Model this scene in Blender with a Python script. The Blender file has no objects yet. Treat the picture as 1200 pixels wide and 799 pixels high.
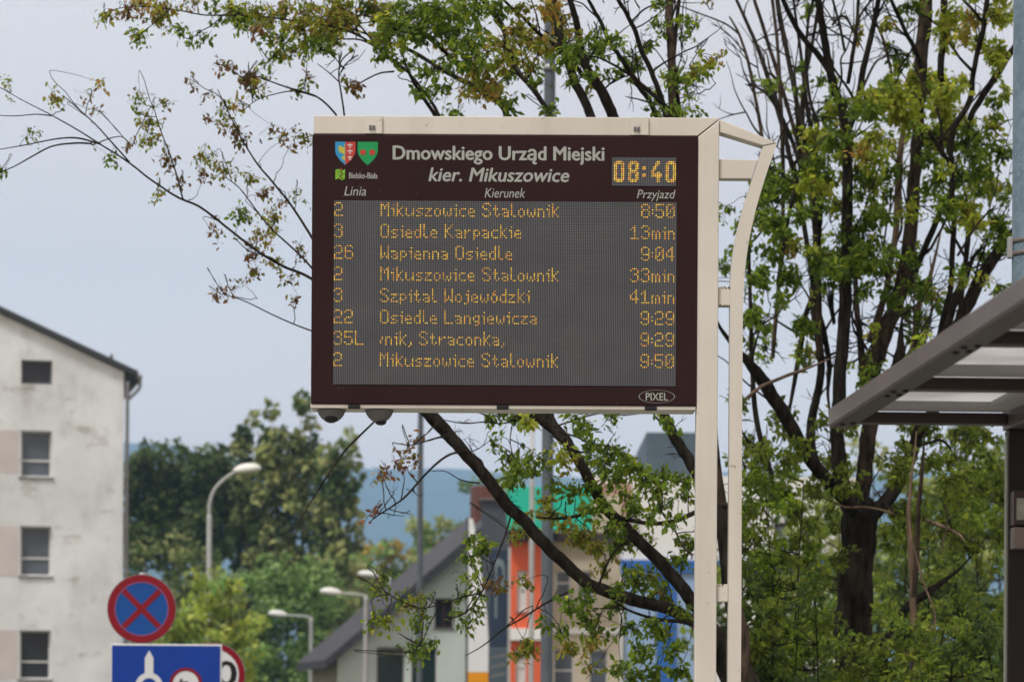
import bpy, bmesh, math, random
import numpy as np
from mathutils import Vector, Matrix

# ------------------------------------------------------------------ camera
C = bpy.context.scene
COL = C.collection
F = 3403.0            # focal length in photo pixels (1200 wide)
CAMZ = 1.6            # eye height
HZ = 840.0            # horizon row
ROLL = math.radians(0.33)
cr, sr = math.cos(ROLL), math.sin(ROLL)

cam_d = bpy.data.cameras.new('camera')
cam = bpy.data.objects.new('camera', cam_d)
COL.objects.link(cam)
cam.matrix_world = Matrix(((cr, -sr, 0, 0), (0, 0, -1, 0), (sr, cr, 0, CAMZ), (0, 0, 0, 1)))
cam_d.sensor_width = 36.0
cam_d.lens = F * 36.0 / 1200.0
cam_d.shift_y = (HZ - 399.5) / 1200.0
cam_d.clip_start = 0.1
cam_d.clip_end = 20000
cam_d.dof.use_dof = True
cam_d.dof.focus_distance = 11.35
cam_d.dof.aperture_fstop = 5.5
C.camera = cam

# ------------------------------------------------------------------ sky and sun
SUN_EL, SUN_AZ = math.radians(60), math.radians(222)      # azimuth clockwise from +Y (away from the camera)
sun_dir = Vector((math.sin(SUN_AZ) * math.cos(SUN_EL), math.cos(SUN_AZ) * math.cos(SUN_EL), math.sin(SUN_EL)))
W = bpy.data.worlds.new('World')
C.world = W
W.use_nodes = True
nt = W.node_tree
nt.nodes.clear()
wo = nt.nodes.new('ShaderNodeOutputWorld')
bg = nt.nodes.new('ShaderNodeBackground')
bg.inputs['Strength'].default_value = 0.125
sky = nt.nodes.new('ShaderNodeTexSky')
sky.sky_type = 'NISHITA'
sky.sun_disc = False
sky.sun_elevation = SUN_EL
sky.sun_rotation = SUN_AZ
sky.dust_density = 3.0
tc = nt.nodes.new('ShaderNodeTexCoord')
mp = nt.nodes.new('ShaderNodeMapping')
mp.inputs['Scale'].default_value = (2.2, 2.2, 9.0)
nz = nt.nodes.new('ShaderNodeTexNoise')
nz.inputs['Scale'].default_value = 1.3
nz.inputs['Detail'].default_value = 5
rampc = nt.nodes.new('ShaderNodeValToRGB')                 # thin overcast: light and slightly darker cloud
rampc.color_ramp.elements[0].position = 0.30
rampc.color_ramp.elements[0].color = (8.9, 7.35, 6.5, 1)
rampc.color_ramp.elements[1].position = 0.72
rampc.color_ramp.elements[1].color = (9.1, 8.1, 7.4, 1)
mx = nt.nodes.new('ShaderNodeMix')
mx.data_type = 'RGBA'
mx.inputs['Factor'].default_value = 0.90
nt.links.new(tc.outputs['Generated'], mp.inputs['Vector'])
nt.links.new(mp.outputs['Vector'], nz.inputs['Vector'])
nt.links.new(nz.outputs['Fac'], rampc.inputs['Fac'])
nt.links.new(sky.outputs['Color'], mx.inputs['A'])
nt.links.new(rampc.outputs['Color'], mx.inputs['B'])
sxyz = nt.nodes.new('ShaderNodeSeparateXYZ')                # overcast is whiter and brighter low down
hzr = nt.nodes.new('ShaderNodeValToRGB')
hzr.color_ramp.elements[0].position = 0.078
hzr.color_ramp.elements[0].color = (1.05, 0.95, 0.84, 1)
hzr.color_ramp.elements[1].position = 0.15
hzr.color_ramp.elements[1].color = (0.70, 0.74, 0.775, 1)
mul = nt.nodes.new('ShaderNodeMix'); mul.data_type = 'RGBA'; mul.blend_type = 'MULTIPLY'; mul.inputs['Factor'].default_value = 1
gain = nt.nodes.new('ShaderNodeMix'); gain.data_type = 'RGBA'; gain.blend_type = 'MULTIPLY'; gain.clamp_result = False; gain.inputs['Factor'].default_value = 1
gain.inputs['B'].default_value = (1.25, 1.25, 1.25, 1)
nt.links.new(tc.outputs['Generated'], sxyz.inputs[0]); nt.links.new(sxyz.outputs['Z'], hzr.inputs['Fac'])
nt.links.new(mx.outputs['Result'], mul.inputs['A']); nt.links.new(hzr.outputs['Color'], mul.inputs['B'])
nt.links.new(mul.outputs['Result'], gain.inputs['A'])
nt.links.new(gain.outputs['Result'], bg.inputs['Color'])
nt.links.new(bg.outputs['Background'], wo.inputs['Surface'])

sun_d = bpy.data.lights.new('sun', 'SUN')
sun_d.energy = 3.3
sun_d.angle = math.radians(10)
sun_d.color = (1.0, 0.962, 0.90)
sun = bpy.data.objects.new('sun', sun_d)
COL.objects.link(sun)
sun.rotation_euler = sun_dir.to_track_quat('Z', 'Y').to_euler()
sun.location = (-30, -40, 60)

C.view_settings.view_transform = 'Standard'
C.view_settings.look = 'None'
C.view_settings.exposure = 0.0
C.view_settings.gamma = 1.0
C.render.engine = 'CYCLES'
C.cycles.use_denoising = True
C.cycles.max_bounces = 6
C.cycles.diffuse_bounces = 3
C.cycles.glossy_bounces = 3
C.cycles.transmission_bounces = 4
C.cycles.transparent_max_bounces = 6
C.cycles.volume_bounces = 2

# ------------------------------------------------------------------ helpers
def P(px, py, D):
    """world point seen at photo pixel (px, py) at depth D metres"""
    xc, yc = (px - 600.0) / F * D, (HZ - py) / F * D
    return Vector((xc * cr - yc * sr, D, CAMZ + xc * sr + yc * cr))

def tag(o, label=None, cat=None, group=None, kind=None):
    if label: o['label'] = label
    if cat: o['category'] = cat
    if group: o['group'] = group
    if kind: o['kind'] = kind
    return o

def empty(name, loc=(0, 0, 0), rz=0.0):
    o = bpy.data.objects.new(name, None)
    COL.objects.link(o)
    o.location = loc
    o.rotation_euler = (0, 0, rz)
    o.empty_display_size = 0.1
    return o

def link(name, me, mats, parent=None, smooth=False):
    if not isinstance(mats, (list, tuple)): mats = [mats]
    for m in mats: me.materials.append(m)
    o = bpy.data.objects.new(name, me)
    COL.objects.link(o)
    if parent: o.parent = parent
    if smooth:
        me.polygons.foreach_set('use_smooth', [True] * len(me.polygons))
    return o

def build(name, bm, mats, parent=None, smooth=False, normals=True):
    if normals: bmesh.ops.recalc_face_normals(bm, faces=bm.faces)
    me = bpy.data.meshes.new(name)
    bm.to_mesh(me)
    bm.free()
    return link(name, me, mats, parent, smooth)

def box(bm, x0, x1, y0, y1, z0, z1, mi=0):
    v = [bm.verts.new(p) for p in ((x0, y0, z0), (x1, y0, z0), (x1, y1, z0), (x0, y1, z0),
                                   (x0, y0, z1), (x1, y0, z1), (x1, y1, z1), (x0, y1, z1))]
    for f in ((0, 1, 2, 3), (4, 7, 6, 5), (0, 4, 5, 1), (1, 5, 6, 2), (2, 6, 7, 3), (3, 7, 4, 0)):
        bm.faces.new([v[i] for i in f]).material_index = mi

def bevel(bm, w, seg=2):
    bmesh.ops.bevel(bm, geom=list(bm.edges), offset=w, segments=seg, affect='EDGES', profile=0.5, clamp_overlap=True)

def bbox_obj(name, dims, mat, parent=None, bev=0.0, seg=2):
    bm = bmesh.new()
    box(bm, *dims)
    if bev: bevel(bm, bev, seg)
    return build(name, bm, mat, parent)

def prism(bm, pts, y0, y1, mi=0):
    """extrude an outline given in (x, z) along y"""
    a = [bm.verts.new((x, y0, z)) for x, z in pts]
    b = [bm.verts.new((x, y1, z)) for x, z in pts]
    n = len(pts)
    bm.faces.new(a).material_index = mi
    bm.faces.new(b[::-1]).material_index = mi
    for i in range(n):
        bm.faces.new((a[i], b[i], b[(i + 1) % n], a[(i + 1) % n])).material_index = mi

def flat(bm, pts, y, mi=0):
    f = bm.faces.new([bm.verts.new((x, y, z)) for x, z in pts])
    f.material_index = mi
    return f

def disc_pts(cx, cz, r, n=32, rz=None, a0=0, a1=2 * math.pi):
    rz = r if rz is None else rz
    return [(cx + r * math.cos(a0 + (a1 - a0) * i / n), cz + rz * math.sin(a0 + (a1 - a0) * i / n)) for i in range(n)]

def ring(bm, cx, cz, r0, r1, y, n=40, k=1.0, mi=0, a0=0.0, a1=2 * math.pi):
    full = abs(a1 - a0 - 2 * math.pi) < 1e-6
    m = n if full else n + 1
    A = [a0 + (a1 - a0) * i / n for i in range(m)]
    i_ = [bm.verts.new((cx + r0 * math.cos(a), y, cz + k * r0 * math.sin(a))) for a in A]
    o_ = [bm.verts.new((cx + r1 * math.cos(a), y, cz + k * r1 * math.sin(a))) for a in A]
    for j in range(n):
        q = (j + 1) % m
        bm.faces.new((i_[j], i_[q], o_[q], o_[j])).material_index = mi

def face_front(o):
    """make every face of a flat mesh look towards -Y"""
    bm = bmesh.new(); bm.from_mesh(o.data)
    for f in bm.faces:
        f.normal_update()
        if f.normal.y > 0: f.normal_flip()
    bm.to_mesh(o.data); bm.free()
    return o

def lathe(bm, prof, n=24, c=(0, 0), mi=0):
    """prof: (r, z) from bottom to top round a vertical axis"""
    rows = []
    for r, z in prof:
        rows.append([bm.verts.new((c[0] + r * math.cos(2 * math.pi * i / n), c[1] + r * math.sin(2 * math.pi * i / n), z)) for i in range(n)])
    for a, b in zip(rows, rows[1:]):
        for i in range(n):
            bm.faces.new((a[i], a[(i + 1) % n], b[(i + 1) % n], b[i])).material_index = mi
    bm.faces.new(rows[0][::-1]).material_index = mi
    bm.faces.new(rows[-1]).material_index = mi

def catmull(pts, per=6):
    pts = np.asarray(pts, float)
    if len(pts) < 3: 
        t = np.linspace(0, 1, per + 1)[:, None]
        return pts[0] * (1 - t) + pts[-1] * t
    e = np.vstack([2 * pts[0] - pts[1], pts, 2 * pts[-1] - pts[-2]])
    out = []
    for i in range(len(pts) - 1):
        p0, p1, p2, p3 = e[i:i + 4]
        for t in np.linspace(0, 1, per, endpoint=False):
            out.append(0.5 * ((2 * p1) + (-p0 + p2) * t + (2 * p0 - 5 * p1 + 4 * p2 - p3) * t * t + (-p0 + 3 * p1 - 3 * p2 + p3) * t ** 3))
    out.append(pts[-1])
    return np.array(out)

class Tubes:
    """many tubes collected in one mesh"""
    def __init__(s): s.v, s.f, s.n = [], [], 0
    def add(s, pts, rad, sides=6, rough=0.0, rng=None):
        pts = np.asarray(pts, float); m = len(pts)
        rad = np.broadcast_to(np.asarray(rad, float), (m,))
        t = np.gradient(pts, axis=0)
        t /= np.linalg.norm(t, axis=1)[:, None] + 1e-12
        ref = np.array([0, 1.0, 0]) if abs(t[:, 1]).mean() < 0.8 else np.array([1.0, 0, 0])
        u = np.cross(t, ref); u /= np.linalg.norm(u, axis=1)[:, None] + 1e-12
        w = np.cross(t, u)
        a = np.arange(sides) * 2 * np.pi / sides
        R = np.repeat(rad[:, None], sides, 1)
        if rough and rng is not None: R = R * (1 + rng.uniform(-rough, rough, R.shape))
        ring_ = pts[:, None, :] + R[:, :, None] * (np.cos(a)[None, :, None] * u[:, None, :] + np.sin(a)[None, :, None] * w[:, None, :])
        s.v.append(ring_.reshape(-1, 3))
        i = np.arange(m - 1)[:, None] * sides; j = np.arange(sides)[None, :]; k = (j + 1) % sides
        q = np.stack([i + j, i + k, i + sides + k, i + sides + j], -1).reshape(-1, 4) + s.n
        s.f.append(q)
        s.n += m * sides
    def build(s, name, mat, parent=None, smooth=True):
        v = np.vstack(s.v); f = np.vstack(s.f)
        me = bpy.data.meshes.new(name)
        me.vertices.add(len(v)); me.vertices.foreach_set('co', v.ravel())
        me.loops.add(f.size); me.loops.foreach_set('vertex_index', f.ravel().astype(np.int32))
        me.polygons.add(len(f)); me.polygons.foreach_set('loop_start', (np.arange(len(f)) * 4).astype(np.int32))
        me.update(calc_edges=True)
        return link(name, me, mat, parent, smooth)

def tri_mesh(name, v, f, col=None, mat=None, parent=None):
    me = bpy.data.meshes.new(name)
    me.vertices.add(len(v)); me.vertices.foreach_set('co', np.ascontiguousarray(v, dtype=np.float32).ravel())
    me.loops.add(f.size); me.loops.foreach_set('vertex_index', f.ravel().astype(np.int32))
    me.polygons.add(len(f)); me.polygons.foreach_set('loop_start', (np.arange(len(f)) * f.shape[1]).astype(np.int32))
    if col is not None:
        a = me.color_attributes.new('tint', 'FLOAT_COLOR', 'POINT')
        a.data.foreach_set('color', np.ascontiguousarray(np.hstack([col, np.ones((len(col), 1))]), dtype=np.float32).ravel())
    me.update(calc_edges=True)
    return link(name, me, mat, parent)

# ------------------------------------------------------------------ materials
def mat(name, col, rough=0.6, metal=0.0, noise=0.0, nscale=8.0, col2=None, bump=0.0, spec=None, lo=0.35, hi=0.65, stretch=None):
    m = bpy.data.materials.new(name); m.use_nodes = True
    n = m.node_tree; b = n.nodes['Principled BSDF']
    b.inputs['Base Color'].default_value = (*col, 1)
    b.inputs['Roughness'].default_value = rough
    b.inputs['Metallic'].default_value = metal
    b.inputs['Specular IOR Level'].default_value = 0.25 if spec is None else spec
    if noise or col2 or bump:
        t = n.nodes.new('ShaderNodeTexCoord'); x = n.nodes.new('ShaderNodeTexNoise')
        x.inputs['Scale'].default_value = nscale; x.inputs['Detail'].default_value = 6; x.inputs['Roughness'].default_value = 0.62
        if stretch:
            g = n.nodes.new('ShaderNodeMapping'); g.inputs['Scale'].default_value = stretch
            n.links.new(t.outputs['Object'], g.inputs['Vector']); n.links.new(g.outputs['Vector'], x.inputs['Vector'])
        else:
            n.links.new(t.outputs['Object'], x.inputs['Vector'])
        if noise or col2:
            r = n.nodes.new('ShaderNodeValToRGB')
            r.color_ramp.elements[0].position = lo; r.color_ramp.elements[1].position = hi
            a = col2 if col2 else tuple(c * (1 - noise) for c in col)
            r.color_ramp.elements[0].color = (*a, 1); r.color_ramp.elements[1].color = (*col, 1)
            n.links.new(x.outputs['Fac'], r.inputs['Fac']); n.links.new(r.outputs['Color'], b.inputs['Base Color'])
        if bump:
            k = n.nodes.new('ShaderNodeBump'); k.inputs['Strength'].default_value = bump; k.inputs['Distance'].default_value = 0.02
            n.links.new(x.outputs['Fac'], k.inputs['Height']); n.links.new(k.outputs['Normal'], b.inputs['Normal'])
    return m

def leaf_mat(name, trans=0.50):
    m = bpy.data.materials.new(name); m.use_nodes = True
    n = m.node_tree; b = n.nodes['Principled BSDF']; o = n.nodes['Material Output']
    a = n.nodes.new('ShaderNodeAttribute'); a.attribute_name = 'tint'
    b.inputs['Roughness'].default_value = 0.5
    b.inputs['Specular IOR Level'].default_value = 0.16
    tr = n.nodes.new('ShaderNodeBsdfTranslucent')
    hs = n.nodes.new('ShaderNodeHueSaturation'); hs.inputs['Saturation'].default_value = 1.05; hs.inputs['Value'].default_value = 2.8
    mxs = n.nodes.new('ShaderNodeMixShader'); mxs.inputs['Fac'].default_value = trans
    n.links.new(a.outputs['Color'], b.inputs['Base Color'])
    n.links.new(a.outputs['Color'], hs.inputs['Color']); n.links.new(hs.outputs['Color'], tr.inputs['Color'])
    n.links.new(b.outputs['BSDF'], mxs.inputs[1]); n.links.new(tr.outputs['BSDF'], mxs.inputs[2])
    n.links.new(mxs.outputs['Shader'], o.inputs['Surface'])
    return m

def emit_attr_mat(name, strength):
    m = bpy.data.materials.new(name); m.use_nodes = True
    n = m.node_tree; b = n.nodes['Principled BSDF']
    a = n.nodes.new('ShaderNodeAttribute'); a.attribute_name = 'tint'
    b.inputs['Base Color'].default_value = (0.1, 0.09, 0.07, 1)
    n.links.new(a.outputs['Color'], b.inputs['Emission Color'])
    b.inputs['Emission Strength'].default_value = strength
    return m

M = {}
M['cream'] = mat('cream_powder_coat', (0.565, 0.512, 0.435), 0.42, noise=0.10, nscale=3.0, lo=0.3, hi=0.6)
M['brown'] = mat('brown_board_face', (0.0235, 0.0088, 0.0092), 0.36, noise=0.18, nscale=2.0, spec=0.12)
M['brown_dark'] = mat('brown_bronze_aluminium', (0.062, 0.043, 0.040), 0.38, noise=0.2, nscale=5, metal=0.25)
M['brown_grey'] = mat('weathered_bronze_aluminium', (0.175, 0.146, 0.137), 0.36, noise=0.25, nscale=4, metal=0.35)
M['black'] = mat('black_plastic', (0.012, 0.012, 0.013), 0.45, noise=0.2)
M['steel'] = mat('bolt_steel', (0.20, 0.20, 0.21), 0.35, metal=0.9, noise=0.5, nscale=200)  # steel darkened: shadow on the bolts is put into the colour
M['print'] = mat('pale_grey_print', (0.32, 0.335, 0.31), 0.6, noise=0.08, nscale=60)
M['dome'] = mat('grey_camera_shell', (0.115, 0.112, 0.108), 0.38, noise=0.1)
M['lens'] = mat('dark_camera_window', (0.01, 0.009, 0.010), 0.08, noise=0.2)
M['galv'] = mat('blue_grey_galvanised', (0.095, 0.135, 0.165), 0.5, metal=0.1, col2=(0.070, 0.104, 0.130), nscale=26, lo=0.42, hi=0.60)
M['pole'] = mat('grey_painted_pole', (0.075, 0.088, 0.102), 0.5, noise=0.25, nscale=6)
M['lamp_grey'] = mat('lamp_post_grey', (0.40, 0.41, 0.40), 0.55, noise=0.15, nscale=2)
M['lamp_white'] = mat('lamp_head_white', (0.72, 0.72, 0.68), 0.45, noise=0.08, nscale=4)
M['sign_red'] = mat('sign_red', (0.22, 0.003, 0.012), 0.35, noise=0.12, nscale=6)
M['sign_blue'] = mat('sign_blue', (0.002, 0.042, 0.30), 0.35, noise=0.08, nscale=6)
M['sign_blue2'] = mat('round_sign_blue', (0.004, 0.068, 0.29), 0.35, noise=0.08, nscale=6)
M['sign_white'] = mat('sign_white', (0.66, 0.68, 0.69), 0.4, noise=0.06, nscale=6)
M['sign_black'] = mat('sign_black', (0.015, 0.015, 0.015), 0.4, noise=0.1)
M['sign_back'] = mat('sign_back_grey', (0.33, 0.34, 0.35), 0.5, metal=0.4, noise=0.15)
M['bark_dark'] = mat('dark_bark', (0.038, 0.031, 0.024), 0.9, col2=(0.007, 0.006, 0.005), nscale=24, spec=0.06, bump=0.9, stretch=(1, 1, 0.25))
M['bark_brown'] = mat('brown_bark', (0.078, 0.056, 0.040), 0.9, col2=(0.014, 0.011, 0.009), nscale=24, spec=0.06, bump=0.9, stretch=(1, 1, 0.25))
M['bark_pale'] = mat('pale_bark', (0.19, 0.13, 0.088), 0.9, col2=(0.055, 0.04, 0.029), nscale=11, spec=0.06, bump=0.5, stretch=(1, 1, 0.25))
M['leaf'] = leaf_mat('leaf')
M['leaf_far'] = leaf_mat('far_leaf', 0.25)

# ------------------------------------------------------------------ the setting
def sheet(name, x0, x1, y0, y1, z, m):
    bm = bmesh.new()
    bm.faces.new([bm.verts.new(p) for p in ((x0, y0, z), (x1, y0, z), (x1, y1, z), (x0, y1, z))])
    return tag(build(name, bm, m), kind='structure')

M['grass'] = mat('grass_ground', (0.075, 0.10, 0.035), 0.95, col2=(0.05, 0.055, 0.025), nscale=0.6, bump=0.5)
M['asphalt'] = mat('asphalt', (0.055, 0.055, 0.057), 0.9, noise=0.3, nscale=9, bump=0.3)
M['paving'] = mat('concrete_paving', (0.30, 0.29, 0.27), 0.85, noise=0.25, nscale=5, bump=0.3)
sheet('ground', -2900, 2900, -60, 6900, 0.0, M['grass'])
sheet('road', -40, 60, 18.6, 27.0, 0.004, M['asphalt'])
bmp = bmesh.new(); box(bmp, -14, 5.5, -8, 14.4, -0.1, 0.12); tag(build('pavement', bmp, M['paving']), kind='structure')

# hills on the horizon
def hills():
    rng = np.random.default_rng(5)
    nx, ny = 160, 28
    xs = np.linspace(-2500, 2500, nx); tt = np.linspace(0, 1, ny)
    prof = np.interp(xs / 5000 * F + 600, [-900, -200, 60, 200, 270, 330, 400, 460, 540, 640, 800, 1000, 1300, 2200],
                     [560, 520, 521, 527, 540, 551, 556, 551, 557, 566, 560, 552, 560, 575])
    top = (HZ - prof) / F * 5000
    verts, faces = [], []
    wob = sum(np.sin(xs / s + p) * a for s, p, a in ((140, 1, 5), (61, 2, 3), (23, 0.4, 1.6)))
    for j, t in enumerate(tt):
        y = 3200 + 3300 * t
        k = math.sin(math.pi * min(1, t / 0.545) / 2) if t < 0.545 else math.cos((t - 0.545) / 0.455 * math.pi / 2)
        h = (top + wob) * k ** 1.3 + rng.normal(0, 2.2, nx) * (0.15 < t < 0.9) - 0.5
        for i in range(nx): verts.append((xs[i], y, h[i] if 0 < j < ny - 1 else -2))
    for j in range(ny - 1):
        for i in range(nx - 1):
            a = j * nx + i
            faces.append((a, a + 1, a + nx + 1, a + nx))
    me = bpy.data.meshes.new('hills'); me.from_pydata(verts, [], faces)
    o = link('hills', me, mat('forested_hill', (0.045, 0.065, 0.034), 0.95, col2=(0.022, 0.038, 0.022), nscale=0.02), None, True)
    return tag(o, kind='structure')
hills()

# the air
bmh = bmesh.new(); box(bmh, -3000, 3000, -70, 7000, -3.0, 520)
hz = build('haze', bmh, [])
hm = bpy.data.materials.new('haze_air'); hm.use_nodes = True
for nd in list(hm.node_tree.nodes):
    if nd.type == 'BSDF_PRINCIPLED': hm.node_tree.nodes.remove(nd)
pv = hm.node_tree.nodes.new('ShaderNodeVolumePrincipled')
pv.inputs['Color'].default_value = (0.41, 0.66, 1.0, 1)
pv.inputs['Density'].default_value = 0.00023
pv.inputs['Anisotropy'].default_value = 0.1
hm.node_tree.links.new(pv.outputs['Volume'], hm.node_tree.nodes['Material Output'].inputs['Volume'])
hz.data.materials.append(hm)
tag(hz, kind='stuff')

# ------------------------------------------------------------------ walls with openings
def wall_mesh(bm, outline, holes, y=0.0, reveal=0.15, mi=0):
    """outline and holes in (x, z); the outside looks towards -Y; reveals run back into the wall"""
    edges = []
    def loop(pts):
        vs = [bm.verts.new((x, y, z)) for x, z in pts]
        for i in range(len(vs)): edges.append(bm.edges.new((vs[i], vs[(i + 1) % len(vs)])))
        return vs
    loop(outline)
    hv = [loop([(x0, z0), (x1, z0), (x1, z1), (x0, z1)]) for x0, x1, z0, z1 in holes]
    r = bmesh.ops.triangle_fill(bm, use_beauty=True, use_dissolve=False, edges=edges)
    for g in r['geom']:
        if isinstance(g, bmesh.types.BMFace): g.material_index = mi
    for vs in hv:
        b = [bm.verts.new((v.co.x, y + reveal, v.co.z)) for v in vs]
        for i in range(4):
            bm.faces.new((vs[i], vs[(i + 1) % 4], b[(i + 1) % 4], b[i])).material_index = mi

M['plaster'] = None
def plaster_mat():
    m = bpy.data.materials.new('weathered_plaster'); m.use_nodes = True
    n = m.node_tree; b = n.nodes['Principled BSDF']; b.inputs['Roughness'].default_value = 0.9
    t = n.nodes.new('ShaderNodeTexCoord')
    def noise(scale, stretch, detail=6):
        g = n.nodes.new('ShaderNodeMapping'); g.inputs['Scale'].default_value = stretch
        x = n.nodes.new('ShaderNodeTexNoise'); x.inputs['Scale'].default_value = scale; x.inputs['Detail'].default_value = detail
        x.inputs['Roughness'].default_value = 0.65
        n.links.new(t.outputs['Object'], g.inputs['Vector']); n.links.new(g.outputs['Vector'], x.inputs['Vector'])
        return x
    def ramp(x, a, b_, ca, cb):
        r = n.nodes.new('ShaderNodeValToRGB')
        r.color_ramp.elements[0].position = a; r.color_ramp.elements[0].color = (*ca, 1)
        r.color_ramp.elements[1].position = b_; r.color_ramp.elements[1].color = (*cb, 1)
        n.links.new(x.outputs['Fac'], r.inputs['Fac']); return r
    def mul(a, b_):
        k = n.nodes.new('ShaderNodeMix'); k.data_type = 'RGBA'; k.blend_type = 'MULTIPLY'; k.inputs['Factor'].default_value = 1
        n.links.new(a, k.inputs['A']); n.links.new(b_, k.inputs['B']); return k.outputs['Result']
    r1 = ramp(noise(0.34, (1, 1, 1)), 0.36, 0.60, (0.575, 0.58, 0.59), (0.72, 0.735, 0.76))
    r2 = ramp(noise(0.9, (1, 1, 0.55), 8), 0.36, 0.50, (0.80, 0.79, 0.78), (1, 1, 1))
    r3 = ramp(noise(0.55, (1, 1, 2.2), 10), 0.36, 0.43, (0.70, 0.67, 0.63), (1, 1, 1))
    n.links.new(mul(mul(r1.outputs['Color'], r2.outputs['Color']), r3.outputs['Color']), b.inputs['Base Color'])
    return m
M['plaster'] = plaster_mat()
def cream_mat():
    m = mat('cream_paint_with_grime', (0.57, 0.538, 0.482), 0.42, noise=0.07, nscale=2.2, lo=0.3, hi=0.6, bump=0.03)
    n = m.node_tree; b = n.nodes['Principled BSDF']
    src = b.inputs['Base Color'].links[0].from_socket
    t = n.nodes.new('ShaderNodeTexCoord')
    for sc_, st, a, c, dk in ((7.0, (1, 1, 0.10), 0.30, 0.50, (0.89, 0.88, 0.86)), (38.0, (1, 1, 1), 0.26, 0.33, (0.60, 0.56, 0.50)), (1.1, (1, 1, 1), 0.32, 0.62, (0.93, 0.93, 0.92))):
        g = n.nodes.new('ShaderNodeMapping'); g.inputs['Scale'].default_value = st
        x = n.nodes.new('ShaderNodeTexNoise'); x.inputs['Scale'].default_value = sc_; x.inputs['Detail'].default_value = 7
        r = n.nodes.new('ShaderNodeValToRGB'); r.color_ramp.elements[0].position = a; r.color_ramp.elements[1].position = c
        r.color_ramp.elements[0].color = (*dk, 1); r.color_ramp.elements[1].color = (1, 1, 1, 1)
        k = n.nodes.new('ShaderNodeMix'); k.data_type = 'RGBA'; k.blend_type = 'MULTIPLY'; k.inputs['Factor'].default_value = 1
        n.links.new(t.outputs['Object'], g.inputs['Vector']); n.links.new(g.outputs['Vector'], x.inputs['Vector']); n.links.new(x.outputs['Fac'], r.inputs['Fac'])
        n.links.new(src, k.inputs['A']); n.links.new(r.outputs['Color'], k.inputs['B']); src = k.outputs['Result']
    n.links.new(src, b.inputs['Base Color'])
    return m
M['cream'] = cream_mat()
M['pink'] = mat('faded_pink_paint', (0.57, 0.525, 0.515), 0.9, noise=0.12, nscale=1.0)
M['frame_white'] = mat('white_window_frame', (0.62, 0.62, 0.61), 0.5, noise=0.08)
M['pane'] = mat('window_glass', (0.10, 0.118, 0.145), 0.12, noise=0.35, nscale=0.7)  # bluish grey reflection put into the base colour of the glass
M['pane_dark'] = mat('dark_window_glass', (0.03, 0.033, 0.04), 0.2, noise=0.3, nscale=0.8)
M['roof_dark'] = mat('dark_roof_sheet', (0.05, 0.053, 0.06), 0.6, noise=0.25, nscale=1.5)
M['zinc'] = mat('zinc_gutter', (0.19, 0.19, 0.19), 0.5, metal=0.4, noise=0.25, nscale=2)

def window(parent, x0, x1, z0, z1, y=0.0, reveal=0.15, pane=None, transom=None, mull=None, sill=True, fw=0.055, fm=None):
    fm = fm or M['frame_white']
    bm = bmesh.new(); ya, yb = y + reveal - 0.06, y + reveal + 0.01
    box(bm, x0, x0 + fw, ya, yb, z0, z1); box(bm, x1 - fw, x1, ya, yb, z0, z1)
    box(bm, x0 + fw, x1 - fw, ya, yb, z1 - fw, z1); box(bm, x0 + fw, x1 - fw, ya, yb, z0, z0 + fw)
    if transom: box(bm, x0 + fw, x1 - fw, ya, yb, transom - fw / 2, transom + fw / 2)
    if mull: box(bm, mull - fw / 2, mull + fw / 2, ya + 0.002, yb, z0 + fw, z1 - fw)
    w = build('window', bm, fm, parent)
    bm = bmesh.new(); box(bm, x0 + 0.01, x1 - 0.01, yb - 0.035, yb - 0.02, z0 + 0.01, z1 - 0.01)
    build('pane', bm, pane or M['pane'], w)
    if sill:
        bm = bmesh.new(); box(bm, x0 - 0.06, x1 + 0.06, y - 0.05, y + reveal - 0.062, z0 - 0.05, z0 - 0.003)
        build('sill', bm, M['zinc'], w)
    return w

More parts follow.
